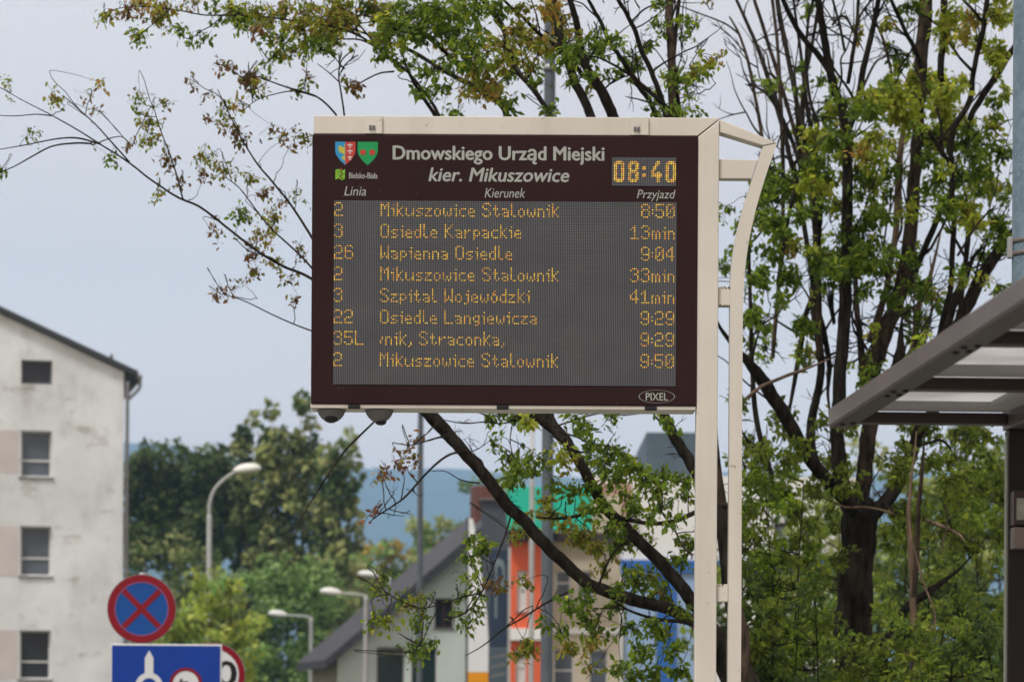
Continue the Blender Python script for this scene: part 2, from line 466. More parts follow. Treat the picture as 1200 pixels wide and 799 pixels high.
# apartment block ---------------------------------------------------
def apartment():
    D = 88.0; k = D / F
    corner = P(143, 840, D); corner.z = 0
    t = empty('apartment_building', corner, math.radians(13.0))
    tag(t, 'grey plastered apartment block with a stained gable wall and one column of small windows', 'building')
    X = lambda px: (px - 143) * k / math.cos(math.radians(13))
    Z = lambda py: (HZ - py) * k + CAMZ
    wd = 15.0; ez = Z(438); rz = ez + wd / 2 * 0.437
    holes = [(X(27), X(62), Z(y1), Z(y0)) for y0, y1 in ((428, 456), (510, 564), (621, 679), (742, 799), (858, 895))]
    far = [(-9.3 + X(27) - X(27), -8.3, z0, z1) for _, _, z0, z1 in holes[1:]]
    bm = bmesh.new()
    wall_mesh(bm, [(-wd, 0), (0, 0), (0, ez), (-wd / 2, rz), (-wd, ez)], holes + far, 0, 0.22)
    # remaining walls
    L = 34.0
    for pts in (((0, 0, 0), (0, L, 0), (0, L, ez), (0, 0, ez)), ((-wd, L, 0), (-wd, 0, 0), (-wd, 0, ez), (-wd, L, ez))):
        bm.faces.new([bm.verts.new(p) for p in pts])
    bm.faces.new([bm.verts.new(p) for p in ((0, L, 0), (-wd, L, 0), (-wd, L, ez), (-wd / 2, L, rz), (0, L, ez))])
    build('wall', bm, M['plaster'], t)
    bm = bmesh.new()
    o = 0.42
    dz = o * 0.437
    prism(bm, [(-wd / 2, rz + 0.20), (o, ez - dz + 0.20), (o, ez - dz + 0.03), (-wd / 2, rz + 0.015), (-wd - o, ez - dz + 0.03), (-wd - o, ez - dz + 0.20)], -0.18, L + 0.2)
    r = build('roof', bm, M['roof_dark'], t)
    bm = bmesh.new()
    box(bm, o - 0.02, o + 0.11, -0.2, L, ez - dz - 0.06, ez - dz + 0.08)
    g = build('gutter', bm, M['zinc'], t)
    tb = Tubes()
    tb.add(catmull([(o + 0.05, -0.08, ez - dz - 0.05), (o + 0.03, -0.08, ez - 0.5), (0.14, -0.08, ez - 0.85), (0.10, -0.08, ez - 1.2), (0.10, -0.08, 0.0)], 5), 0.055, 8)
    tb.build('downpipe', M['zinc'], t)
    for i, (x0, x1, z0, z1) in enumerate(holes):
        if i == 0:
            window(t, x0, x1, z0, z1, 0, 0.22, M['pane_dark'], sill=False, fm=M['zinc'])
        else:
            window(t, x0, x1, z0, z1, 0, 0.22, M['pane'] if i < 3 else M['pane_dark'], transom=z0 + (z1 - z0) * 0.36)
    for i, (x0, x1, z0, z1) in enumerate(far):
        window(t, x0, x1, z0, z1, 0, 0.22, M['pane'], transom=z0 + (z1 - z0) * 0.36)
    for y0, y1 in ((510, 560), (622, 680), (742, 799)):
        bbox_obj('painted_panel', (far[0][1] + 0.2, X(25), -0.006, -0.001, Z(y1), Z(y0)), M['pink'], t)
    # small roof vent by the eave
    tb = Tubes(); tb.add([(-0.35, 0.3, ez), (-0.35, 0.3, ez + 0.55)], 0.05, 8)
    tb.build('vent_pipe', M['zinc'], t)
apartment()

# pale green house with a steep roof -----------------------------------
M['mint'] = mat('pale_green_render', (0.72, 0.79, 0.735), 0.85, noise=0.1, nscale=0.8)
M['slate'] = mat('dark_slate_roof', (0.068, 0.066, 0.076), 0.75, noise=0.35, nscale=2.2, bump=0.6)
M['slate_wall'] = mat('slate_cladding', (0.072, 0.100, 0.125), 0.6, noise=0.2, nscale=1.5)
M['brick'] = mat('red_brick', (0.16, 0.07, 0.05), 0.9, noise=0.35, nscale=6)
M['tan'] = mat('tan_render', (0.56, 0.47, 0.35), 0.9, noise=0.12, nscale=1)
def house():
    D = 110.0; k = D / F; a = math.radians(12)
    base = P(395, 840, D); base.z = 0
    t = empty('gabled_house', base, a)
    tag(t, 'pale green gabled house with a steep dark slate roof and brick chimney', 'house')
    X = lambda px: (px - 395) * k / math.cos(a)
    Z = lambda py: (HZ - py) * k + CAMZ
    half = X(592); ez = Z(772); rz = Z(601)
    sl = (rz - ez) / half
    w2 = X(655); e2 = rz - (w2 - half) * sl
    holes = [(X(440), X(474), 1.2, Z(758)), (X(481), X(512), 1.2, Z(758)), (X(508), X(530), Z(735), Z(700))]
    bm = bmesh.new()
    wall_mesh(bm, [(0, 0), (w2, 0), (w2, e2), (half, rz), (0, ez)], holes, 0, 0.15)
    L = 7
    bm.faces.new([bm.verts.new(p) for p in ((w2, 0, 0), (w2, L, 0), (w2, L, e2), (w2, 0, e2))])
    bm.faces.new([bm.verts.new(p) for p in ((0, L, 0), (w2, L, 0), (w2, L, e2), (half, L, rz), (0, L, ez))])
    build('wall', bm, M['mint'], t)
    bm = bmesh.new(); bm.faces.new([bm.verts.new(p) for p in ((0, 0, 0), (0, 0, ez), (0, L, ez), (0, L, 0))])
    build('side_wall', bm, M['tan'], t)
    bm = bmesh.new(); o = 0.55; dz = o * sl
    prism(bm, [(half, rz + 0.45), (w2 + o, e2 - dz + 0.40), (w2 + o, e2 - dz + 0.08), (half, rz + 0.05), (-o, ez - dz + 0.08), (-o, ez - dz + 0.40)], -0.6, L + 0.3)
    r = build('roof', bm, M['slate'], t)
    bbox_obj('chimney', (half - 0.75, half + 0.35, 2.4, 3.4, rz - 1.5, Z(560)), M['brick'], r, 0.02)
    for h in holes[:2]:
        w = window(t, *h, 0, 0.15, M['shop'], sill=False)
    w = window(t, *holes[2], 0, 0.15, M['pane_dark'], mull=(holes[2][0] + holes[2][1]) / 2, fm=M['brick'])
    return X, Z, t
M['shop'] = mat('dark_green_shop_window', (0.022, 0.045, 0.040), 0.2, noise=0.3, nscale=0.8)
HX, HZf, HT = house()

# ------------------------------------------------------------------ lettering
def text(body, name, mat_, parent, x0, x1, z0, z1, y, shear=0.0, bold=0.0, label=None):
    """flat lettering fitted into the box x0..x1, z0..z1 of the parent's frame, facing -Y"""
    cu = bpy.data.curves.new(name, 'FONT')
    cu.body = body; cu.size = 1.0; cu.shear = shear; cu.resolution_u = 3
    o = bpy.data.objects.new(name + '_curve', cu); COL.objects.link(o)
    dg = bpy.context.evaluated_depsgraph_get()
    me = bpy.data.meshes.new_from_object(o.evaluated_get(dg))
    bpy.data.objects.remove(o, do_unlink=True); bpy.data.curves.remove(cu)
    n = len(me.vertices); co = np.empty(n * 3); me.vertices.foreach_get('co', co); co = co.reshape(-1, 3)
    mn, mxx = co.min(0), co.max(0)
    out = np.zeros_like(co)
    out[:, 0] = x0 + (co[:, 0] - mn[0]) / (mxx[0] - mn[0]) * (x1 - x0)
    out[:, 2] = z0 + (co[:, 1] - mn[1]) / (mxx[1] - mn[1]) * (z1 - z0)
    out[:, 1] = y
    me.vertices.foreach_set('co', out.ravel())
    me.materials.clear(); me.name = name
    if bold:                                    # heavier strokes: the outline laid again a hair to each side
        b = (z1 - z0) * bold
        bm = bmesh.new()
        for i, (dx, dz) in enumerate(((0, 0), (-b, 0), (b, 0), (0, -b * 0.7), (0, b * 0.7))):
            k = len(bm.verts); bm.from_mesh(me); bm.verts.ensure_lookup_table()
            for v in bm.verts[k:]: v.co += Vector((dx, -0.00006 * i, dz))
        bm.to_mesh(me); bm.free()
    ob = link(name, me, mat_, parent)
    face_front(ob)
    if label: ob['label'] = label
    return ob

M['gold'] = mat('pale_yellow_lettering', (0.45, 0.43, 0.25), 0.6, noise=0.1)
text('SALON', 'lettering', M['gold'], HT, HX(444), HX(470), HZf(768), HZf(762.5), 0.10, bold=0.01)

# slate clad annex, shops and white building ----------------------------
def block(name, label, cat, D, x0, x1, ytop, depth, wallm, holes=(), pane=None, rz=0.0):
    """box building whose front is at depth D between photo columns x0..x1"""
    k = D / F
    base = P(x0, HZ, D); base.z = 0
    t = empty(name, base, rz)
    tag(t, label, cat)
    X = lambda px: (px - x0) * k
    Z = lambda py: (HZ - py) * k + CAMZ
    hs = [(X(a), X(b), max(Z(d), 0.3), Z(c)) for a, b, c, d in holes]
    bm = bmesh.new(); w, h = X(x1), Z(ytop)
    wall_mesh(bm, [(0, 0), (w, 0), (w, h), (0, h)], hs, 0, 0.15)
    for pts in (((w, 0, 0), (w, depth, 0), (w, depth, h), (w, 0, h)), ((0, 0, 0), (0, 0, h), (0, depth, h), (0, depth, 0)),
                ((0, depth, 0), (0, depth, h), (w, depth, h), (w, depth, 0)), ((0, 0, h), (w, 0, h), (w, depth, h), (0, depth, h))):
        bm.faces.new([bm.verts.new(p) for p in pts])
    build('wall', bm, wallm, t)
    for q in hs: window(t, *q, 0, 0.15, pane or M['pane'], sill=True, transom=q[2] + (q[3] - q[2]) * 0.55)
    return t, X, Z

M['orange'] = mat('orange_render', (0.70, 0.125, 0.05), 0.8, noise=0.08, nscale=1)
M['beige'] = mat('beige_render', (0.50, 0.44, 0.34), 0.85, noise=0.1, nscale=1)
M['white_wall'] = mat('white_render', (0.74, 0.735, 0.72), 0.85, noise=0.07, nscale=0.6)
M['teal'] = mat('turquoise_signboard', (0.02, 0.46, 0.32), 0.5, noise=0.06, nscale=0.8)
M['blue_board'] = mat('blue_signboard', (0.03, 0.13, 0.42), 0.5, noise=0.1, nscale=0.8)
M['blue_pale'] = mat('pale_blue_panel', (0.30, 0.42, 0.62), 0.5, noise=0.15, nscale=1.2)
M['dark_strip'] = mat('dark_brown_eave', (0.05, 0.04, 0.036), 0.7, noise=0.2)
M['navy'] = mat('navy_banner', (0.022, 0.038, 0.07), 0.5, noise=0.2, nscale=1)
M['pinkish'] = mat('salmon_render', (0.48, 0.29, 0.23), 0.85, noise=0.2, nscale=1)

t, X, Z = block('annex_building', 'dark slate clad annex between the gabled house and the orange shop', 'building', 104, 563, 598, 586, 6, M['slate_wall'])
bbox_obj('roof_edge', (-0.1, X(598) + 0.1, -0.15, 6.1, Z(586) + 0.003, Z(584)), M['zinc'], t)
t, X, Z = block('orange_shop', 'narrow orange rendered shop front with white windows under a turquoise signboard', 'shop', 100, 597, 634, 573, 7, M['orange'], [(605, 617, 668, 716), (604, 616, 760, 806)], M['frame_white'])
bbox_obj('cornice', (-0.05, X(634) + 0.0, -0.22, -0.003, Z(750), Z(736)), M['white_wall'], t, 0.01)
bbox_obj('signboard', (X(593), X(692), -0.75, -0.35, Z(622), Z(572)), M['teal'], t, 0.02)
bbox_obj('eave', (X(593), X(634), -0.40, -0.003, Z(634), Z(623)), M['dark_strip'], t)
t, X, Z = block('beige_shop', 'beige two storey shop building beside the orange front', 'building', 101, 634.5, 726, 580, 8, M['beige'], [(650, 668, 668, 700), (676, 694, 668, 700), (648, 672, 760, 815), (690, 712, 760, 815)], M['pane'])
bbox_obj('string_course', (0.02, X(726), -0.08, -0.003, Z(742), Z(735)), M['white_wall'], t)
bbox_obj('eave', (0.02, X(726), -0.3, -0.003, Z(634), Z(624)), M['dark_strip'], t)
t, X, Z = block('white_building', 'large white rendered building with a dark attic and blue shop panels', 'building', 125, 690, 1010, 556, 14, M['white_wall'], [(905, 925, 610, 650), (940, 960, 610, 650)], M['pane'])
bbox_obj('attic', (X(758), X(840), 2.0, 12, Z(556) + 0.004, Z(500)), M['slate_wall'], t, 0.02)
bbox_obj('fascia', (X(696), X(1010), -0.25, -0.003, Z(670), Z(655)), M['blue_board'], t)
for a, b, m_ in ((732, 768, 'blue_pale'), (769, 792, 'blue_board'), (793, 830, 'blue_pale')):
    bbox_obj('shop_panel', (X(a), X(b), -0.12, -0.004, 0.4, Z(672)), M[m_], t)
bbox_obj('gable_block', (X(700), X(738), -0.5, -0.003, Z(612), Z(566)), M['pinkish'], t)
bbox_obj('column', (X(716), X(729), -0.3, -0.006, 0, Z(676)), M['frame_white'], t)

# street banners ----------------------------------------------------
def beach_flag():
    D = 84.0; k = D / F
    b = P(550, HZ, D); b.z = 0
    t = empty('flag_banner', b)
    tag(t, 'tall white feather flag with an orange foot in front of the gabled house', 'flag')
    X = lambda px: (px - 550) * k
    Z = lambda py: (HZ - py) * k + CAMZ
    tb = Tubes(); tb.add([(X(546.5), 0, 0), (X(546.5), 0, Z(606))], 0.035, 8); tb.build('mast', M['pole'], t)
    out = [(X(548), Z(606)), (X(553), Z(609)), (X(557), Z(630)), (X(561), Z(655)), (X(566), Z(690)), (X(570), Z(720)), (X(572), Z(750)), (X(572), Z(787)), (X(548), Z(787))]
    bm = bmesh.new(); prism(bm, out, -0.012, 0.012); build('flag_cloth', bm, M['flag_white'], t)
    bm = bmesh.new(); prism(bm, [(X(548), Z(787.3)), (X(572), Z(787.3)), (X(572), Z(812)), (X(548), Z(812))], -0.012, 0.012)
    build('flag_foot', bm, M['flag_orange'], t)
M['flag_white'] = mat('white_flag_cloth', (0.72, 0.72, 0.75), 0.9, noise=0.05, nscale=2)
M['flag_orange'] = mat('orange_flag_cloth', (0.75, 0.30, 0.01), 0.9, noise=0.06, nscale=2)
beach_flag()
M['banner_letter'] = mat('faded_banner_letter', (0.16, 0.20, 0.23), 0.6, noise=0.1)
def pylon():
    D = 82.0; k = D / F
    b = P(573, HZ, D); b.z = 0
    t = empty('banner_pylon', b)
    tag(t, 'tall narrow navy banner pylon with pale letter beside the white feather flag', 'banner')
    X = lambda px: (px - 573) * k
    Z = lambda py: (HZ - py) * k + CAMZ
    bm = bmesh.new(); box(bm, X(573.5), X(594), 0, 0.12, Z(757), Z(643)); bevel(bm, 0.02); build('upper_panel', bm, M['navy'], t)
    bm = bmesh.new(); box(bm, X(573.5), X(594), 0, 0.12, 0.0, Z(757.4)); build('lower_panel', bm, M['slate_wall'], t)
    bm = bmesh.new()
    for i in range(3):
        z = 764 + i * 11
        flat(bm, [(X(575), Z(z + 5)), (X(592), Z(z + 1)), (X(592), Z(z + 4)), (X(575), Z(z + 8))], -0.004)
    face_front(build('stripes', bm, M['zinc'], t))
    bm = bmesh.new()
    prism(bm, [(X(594.5), 0), (X(597.5), 0), (X(597.5), Z(641)), (X(594.5), Z(641))], -0.02, 0.14); build('side_rail', bm, M['lamp_grey'], t)
    text('P', 'lettering', M['banner_letter'], t, X(579), X(591), Z(724), Z(654), -0.006)
pylon()
bm = bmesh.new()
D_ = 95.0
lathe(bm, [(0.10, 0), (0.085, 0.6), (0.085, 9.0), (0.06, 11.2)], 12, (P(622, HZ, D_).x, D_))
tag(build('flagpole', bm, M['lamp_grey'], None, True), 'slim pale flagpole in front of the orange shop', 'flagpole')

# ------------------------------------------------------------------ poles and street lamps
def round_pole(name, label, px, D, r, h, m, bands=()):
    b = P(px, HZ, D); b.z = 0
    t = empty(name, b); tag(t, label, 'pole')
    bm = bmesh.new(); lathe(bm, [(r * 1.35, 0), (r * 1.35, 0.35), (r, 0.4), (r * 0.93, h - 0.05), (r * 0.8, h)], 28)
    build('shaft', bm, m, t, True)
    for z in bands:
        bm = bmesh.new(); lathe(bm, [(r + 0.001, z - 0.03), (r + 0.012, z - 0.028), (r + 0.012, z + 0.028), (r + 0.001, z + 0.03)], 28)
        build('band', bm, M['sign_back'], t, True)
    return t
round_pole('steel_pole', 'tall grey steel pole behind the departure board', 640, 30, 0.062, 12.0, M['pole'], (8.3,))
round_pole('steel_pole', 'slim dark pole rising in front of the pale green house', 491, 60, 0.062, 8.6, M['pole'], ())

def street_lamp(label, D, px_pole, px_head, py_head, straight):
    k = D / F
    b = P(px_pole, HZ, D); b.z = 0
    t = empty('street_lamp', b)
    tag(t, label, 'street lamp', 'street lamps along the road')
    hz_ = (HZ - py_head) * k + CAMZ; hx = (px_head - px_pole) * k; s = 1 if hx > 0 else -1
    L = abs(hx)
    bm = bmesh.new()
    if straight: lathe(bm, [(0.13, 0), (0.12, 1.0), (0.085, 1.1), (0.075, hz_ - 0.25), (0.07, hz_ - 0.12)], 12)
    else: lathe(bm, [(0.13, 0), (0.12, 1.0), (0.09, 1.1), (0.075, hz_ - 1.35), (0.07, hz_ - 1.3)], 12)
    build('pole', bm, M['lamp_grey'], t, True)
    tb = Tubes()
    if straight: tb.add(catmull([(0, 0, hz_ - 0.3), (0, 0, hz_ - 0.12), (s * 0.25, 0, hz_ - 0.05), (s * (L - 0.3), 0, hz_)], 5), 0.05, 8)
    else: tb.add(catmull([(0, 0, hz_ - 1.4), (0, 0, hz_ - 1.0), (s * 0.15, 0, hz_ - 0.55), (s * 0.5, 0, hz_ - 0.2), (s * (L - 0.3), 0, hz_ - 0.03)], 6), 0.05, 8)
    tb.build('arm', M['lamp_grey'], t)
    bm = bmesh.new()
    bmesh.ops.create_uvsphere(bm, u_segments=16, v_segments=8, radius=1.0)
    for v in bm.verts:
        z = v.co.z
        v.co = Vector((v.co.x * 0.42, v.co.y * 0.18, z * (0.19 if z > 0 else 0.10)))
    bmesh.ops.rotate(bm, verts=bm.verts, cent=(0, 0, 0), matrix=Matrix.Rotation(-0.12 * s, 3, 'Y'))
    bmesh.ops.translate(bm, verts=bm.verts, vec=(hx, 0, hz_ + 0.02))
    build('lamp_head', bm, M['lamp_white'], t, True)
street_lamp('tall street lamp with a curved arm in front of the dark pines', 84, 244, 288, 553, False)
street_lamp('low street lamp beside the bushes, its arm reaching over the green thicket', 119, 364, 325, 722, True)
street_lamp('street lamp with a thick pale pole in front of the slate roof', 105, 428, 387, 696, True)
street_lamp('farther street lamp whose white head shows just above its nearer neighbour', 118, 456, 430, 675, True)

# ------------------------------------------------------------------ road signs
def no_stopping():
    D = 25.5; k = D / F
    c = P(166, 713, D)
    t = empty('traffic_sign', (c.x, D, 0)); tag(t, 'round blue no stopping sign with a red rim and red cross', 'traffic sign')
    z = c.z; r = 40.5 * k
    bm = bmesh.new(); prism(bm, disc_pts(0, z, r, 48), -0.004, 0.012); build('back_plate', bm, M['sign_back'], t)
    bm = bmesh.new(); ring(bm, 0, z, 31 * k, r * 0.985, -0.010, 56)
    for a in (math.pi / 4, -math.pi / 4):
        ca, sa = math.cos(a), math.sin(a); L = 31.4 * k; w = 3.2 * k
        flat(bm, [(ca * L - sa * w, z + sa * L + ca * w), (-ca * L - sa * w, z - sa * L + ca * w), (-ca * L + sa * w, z - sa * L - ca * w), (ca * L + sa * w, z + sa * L - ca * w)], -0.0095 - 0.0006 * (a > 0))
    face_front(build('rim_and_cross', bm, M['sign_red'], t))
    bm = bmesh.new(); flat(bm, disc_pts(0, z, 32 * k, 48), -0.007); face_front(build('blue_field', bm, M['sign_blue2'], t))
    bm = bmesh.new(); ring(bm, 0, z, 30.5 * k, 31.6 * k, -0.0108, 48); face_front(build('pale_edge', bm, M['sign_edge'], t))
    bm = bmesh.new(); lathe(bm, [(0.03, 0), (0.03, z + 0.32)], 12, (0, 0.045)); build('post', bm, M['sign_back'], t, True)
M['sign_edge'] = mat('faded_violet_edge', (0.22, 0.10, 0.26), 0.4, noise=0.1)
no_stopping()

def info_board():
    D = 25.2; k = D / F
    c = P(194, 757.5, D)
    t = empty('information_sign', (c.x, D, 0), math.radians(2)); tag(t, 'large rectangular blue road board with a white roundabout arrow', 'road sign')
    X = lambda px: (px - 194) * k
    Z = lambda py: (HZ - py) * k + CAMZ
    bm = bmesh.new(); box(bm, X(130), X(260), 0, 0.02, Z(868), Z(756.5)); bevel(bm, 0.004, 1); build('panel', bm, M['sign_white'], t)
    bm = bmesh.new(); flat(bm, [(X(131.5), Z(866)), (X(258), Z(866)), (X(258), Z(758.5)), (X(131.5), Z(758.5))], -0.003); face_front(build('blue_field', bm, M['sign_blue'], t))
    bm = bmesh.new()
    flat(bm, [(X(170), Z(792)), (X(180), Z(792)), (X(180), Z(773)), (X(175), Z(764)), (X(170), Z(773))], -0.006)
    ring(bm, X(175), Z(806), 9.5 * k, 16 * k, -0.0064, 32)
    flat(bm, [(X(171), Z(860)), (X(179), Z(860)), (X(179), Z(820)), (X(171), Z(820))], -0.006)
    flat(bm, [(X(189), Z(809)), (X(203), Z(809)), (X(203), Z(803)), (X(189), Z(803))], -0.0068)
    face_front(build('route_symbol', bm, M['sign_white'], t))
    bm = bmesh.new(); flat(bm, disc_pts(X(218), Z(803), 16 * k, 32), -0.006); face_front(build('ban_disc', bm, M['sign_white'], t))
    bm = bmesh.new(); ring(bm, X(218), Z(803), 15.3 * k, 19 * k, -0.0085, 32); face_front(build('ban_ring', bm, M['sign_red'], t))
    bm = bmesh.new()
    for pts in (((210, 800), (221, 800), (221, 808), (210, 808)), ((222, 803), (227, 803), (227, 808), (222, 808)), ((211, 797), (214, 797), (214, 799.6), (211, 799.6))):
        flat(bm, [(X(x), Z(y)) for x, y in pts], -0.0075)
    face_front(build('lorry_symbol', bm, M['sign_black'], t))
    for px in (150, 240):
        bm = bmesh.new(); lathe(bm, [(0.03, 0), (0.03, Z(760))], 12, (X(px), 0.052)); build('post', bm, M['sign_back'], t, True)
info_board()

def speed_sign():
    D = 27.5; k = D / F
    c = P(250, 790, D)
    t = empty('traffic_sign', (c.x, D, 0)); tag(t, 'round white speed limit sign with a red rim, half hidden behind the blue road board', 'traffic sign')
    z = c.z; r = 37.5 * k
    bm = bmesh.new(); prism(bm, disc_pts(0, z, r, 48), -0.004, 0.012); build('back_plate', bm, M['sign_back'], t)
    bm = bmesh.new(); flat(bm, disc_pts(0, z, 31 * k, 48), -0.007); face_front(build('white_field', bm, M['sign_white'], t))
    bm = bmesh.new(); ring(bm, 0, z, 30 * k, r * 0.985, -0.0095, 48); face_front(build('red_rim', bm, M['sign_red'], t))
    text('40', 'lettering', M['sign_black'], t, -24 * k, 27 * k, z - 13 * k, z + 16 * k, -0.0085, bold=0.03)
    bm = bmesh.new(); lathe(bm, [(0.03, 0), (0.03, z + 0.3)], 12, (0, 0.045)); build('post', bm, M['sign_back'], t, True)
speed_sign()

# ------------------------------------------------------------------ the departure board
BD = 11.3; BK = BD / F
bc = P(592, 317, BD)
BB = empty('departure_board', (bc.x + (829 - 592) * BK, BD, 0.12))
tag(BB, 'brown electronic bus departure board with amber timetable rows on a cream steel frame', 'departure board')
BX = lambda px: (px - 829) * BK
BZ = lambda py: (317 - py) * BK + bc.z - 0.12
def bpart(name, px0, px1, py0, py1, y0, y1, m, parent=None, bev=0.003, seg=2):
    return bbox_obj(name, (BX(px0), BX(px1), y0, y1, BZ(py1), BZ(py0)), m, parent or BB, bev, seg)

# frame: post with mitred top beam
pz0 = 0.0
bm = bmesh.new()
prism(bm, [(BX(817), pz0), (BX(842), pz0), (BX(842), BZ(139)), (BX(817.2), BZ(159.2))], 0.0, 0.085)
bevel(bm, 0.004, 2)
build('post', bm, M['cream'], BB)
bm = bmesh.new()
prism(bm, [(BX(366.5), BZ(158.2)), (BX(816.4), BZ(158.2)), (BX(841.4), BZ(138.4)), (BX(841.4), BZ(136.8)), (BX(366.5), BZ(136.8))], 0.0, 0.085)
bevel(bm, 0.004, 2)
tbm = build('top_beam', bm, M['cream'], BB)
bm = bmesh.new()
prism(bm, [(BX(842.4), BZ(138)), (BX(910), BZ(165)), (BX(893.5), BZ(168.5)), (BX(842.4), BZ(153))], 0.008, 0.078)
bevel(bm, 0.003, 2)
build('top_arm', bm, M['cream'], BB)
# bowed outer tube
outer = [(910.5, 165.5), (903, 186), (894, 214), (885, 246), (877.5, 282), (873, 318), (871.3, 350), (871, 400), (871, 480), (871, 600), (871.3, 700), (871.3, 799)]
inner = [(893.6, 169.2), (886.5, 190), (878.5, 216), (869, 248), (861, 284), (857, 318), (856.2, 350), (856.2, 400), (856.2, 480), (856.2, 600), (856, 700), (856, 799)]
oc = catmull(outer, 4); ic = catmull(inner, 4)
bm = bmesh.new()
sec = []
for (ox, oz), (ix, iz) in zip(oc, ic):
    sec.append((BX(ix), BZ(iz), BX(ox), BZ(oz)))
sec.append((BX(856), pz0, BX(871.3), pz0))
rows = [[bm.verts.new((a, 0.010, b)), bm.verts.new((c, 0.010, d)), bm.verts.new((c, 0.076, d)), bm.verts.new((a, 0.076, b))] for a, b, c, d in sec]
for a, b in zip(rows, rows[1:]):
    for i in range(4): bm.faces.new((a[i], a[(i + 1) % 4], b[(i + 1) % 4], b[i]))
bm.faces.new(rows[0]); bm.faces.new(rows[-1][::-1])
build('bowed_tube', bm, M['cream'], BB)
bm = bmesh.new(); prism(bm, [(BX(842.4), BZ(207)), (BX(880.4), BZ(207)), (BX(887.5), BZ(185)), (BX(842.4), BZ(184.5))], 0.014, 0.072); bevel(bm, 0.002); build('rung', bm, M['cream'], BB)
bpart('rung', 842.4, 856.4, 334, 356, 0.014, 0.072, M['cream'], bev=0.002)
bpart('rung', 842.4, 855.8, 682.5, 703, 0.014, 0.072, M['cream'], bev=0.002)
bm = bmesh.new(); box(bm, BX(800), BX(890), -0.06, 0.16, 0.0, 0.012); bevel(bm, 0.003); build('base_plate', bm, M['sign_back'], BB)
# rust and grime at the welded rungs
bm = bmesh.new()
rr = random.Random(4)
for cy, n_ in ((335.2, 22), (355.5, 14), (683.6, 10)):
    for i in range(n_):
        x = 844 + rr.random() * 12; yv = cy + rr.uniform(-1.0, 1.2); s_ = rr.uniform(0.25, 0.8)
        flat(bm, disc_pts(BX(x), BZ(yv), s_ * BK * 1.2, 6, s_ * BK), 0.0133)
face_front(build('rust_spots', bm, mat('rust_stain', (0.08, 0.045, 0.02), 0.9, noise=0.3, nscale=90), BB))
# clamp plates and bolts on the top beam
for a, b, bolt in ((427, 447, 435), (738, 759, 745)):
    c_ = bpart('clamp_plate', a, b, 137.2, 158.0, -0.009, -0.0005, M['cream'], bev=0.0015)
    for j in range(2):
        bm = bmesh.new(); box(bm, BX(bolt - 3.2 + 4.0 * j), BX(bolt - 0.3 + 4.0 * j), -0.014, -0.0092, BZ(154), BZ(148.5)); bevel(bm, 0.001)
        build('bolt', bm, M['steel'], c_)

# casing
FY = -0.006                     # front face
bm = bmesh.new(); box(bm, BX(365.2), BX(816.6), FY, 0.17, BZ(474.5), BZ(159.0)); bevel(bm, 0.004)
build('casing', bm, M['brown'], BB)
bm = bmesh.new(); box(bm, BX(364.8), BX(816.2), -0.001, 0.165, BZ(479), BZ(474.9)); bevel(bm, 0.0015)
build('bottom_rail', bm, M['cream'], BB)
for a in (409, 583, 756.5):
    bpart('latch', a, a + 14, 475.4, 479.6, -0.012, 0.02, M['black'], bev=0.001)
# hairline scratches and specks on the cover
M['speck'] = mat('dust_speck', (0.30, 0.28, 0.25), 0.8, noise=0.2)
bm = bmesh.new()
for i in range(26):
    x, yv = rr.uniform(368, 814), rr.choice((rr.uniform(161, 234), rr.uniform(453, 472)))
    s_ = rr.uniform(0.12, 0.35)
    flat(bm, disc_pts(BX(x), BZ(yv), s_ * BK, 6, s_ * BK * rr.uniform(0.6, 2)), FY - 0.0006)
face_front(build('dust_specks', bm, M['speck'], BB))

# LED matrix -------------------------------------------------------
def led_mat(pitch):
    m = bpy.data.materials.new('led_matrix'); m.use_nodes = True
    n = m.node_tree; b = n.nodes['Principled BSDF']; b.inputs['Roughness'].default_value = 0.35
    t = n.nodes.new('ShaderNodeTexCoord'); s = n.nodes.new('ShaderNodeSeparateXYZ'); n.links.new(t.outputs['Object'], s.inputs[0])
    def mth(op, a, b_=None):
        k = n.nodes.new('ShaderNodeMath'); k.operation = op
        for i, v in enumerate((a, b_)):
            if v is None: continue
            if isinstance(v, (int, float)): k.inputs[i].default_value = v
            else: n.links.new(v, k.inputs[i])
        return k.outputs[0]
    fx = mth('SUBTRACT', mth('FRACT', mth('DIVIDE', s.outputs['X'], pitch)), 0.5)
    fz = mth('SUBTRACT', mth('FRACT', mth('DIVIDE', s.outputs['Z'], pitch)), 0.5)
    d = mth('SQRT', mth('ADD', mth('MULTIPLY', fx, fx), mth('MULTIPLY', fz, fz)))
    mr = n.nodes.new('ShaderNodeMapRange'); mr.inputs['From Min'].default_value = 0.20; mr.inputs['From Max'].default_value = 0.33
    mr.inputs['To Min'].default_value = 1.0; mr.inputs['To Max'].default_value = 0.0
    n.links.new(d, mr.inputs['Value'])
    nzz = n.nodes.new('ShaderNodeTexNoise'); nzz.inputs['Scale'].default_value = 9.0; nzz.inputs['Detail'].default_value = 4
    n.links.new(t.outputs['Object'], nzz.inputs['Vector'])
    rp = n.nodes.new('ShaderNodeValToRGB')
    rp.color_ramp.elements[0].position = 0.35; rp.color_ramp.elements[0].color = (0.120, 0.130, 0.160, 1)
    rp.color_ramp.elements[1].position = 0.65; rp.color_ramp.elements[1].color = (0.168, 0.178, 0.202, 1)
    n.links.new(nzz.outputs['Fac'], rp.inputs['Fac'])
    k = n.nodes.new('ShaderNodeMix'); k.data_type = 'RGBA'
    k.inputs['A'].default_value = (0.012, 0.012, 0.013, 1)
    n.links.new(rp.outputs['Color'], k.inputs['B'])
    n.links.new(mr.outputs['Result'], k.inputs['Factor']); n.links.new(k.outputs['Result'], b.inputs['Base Color'])
    return m
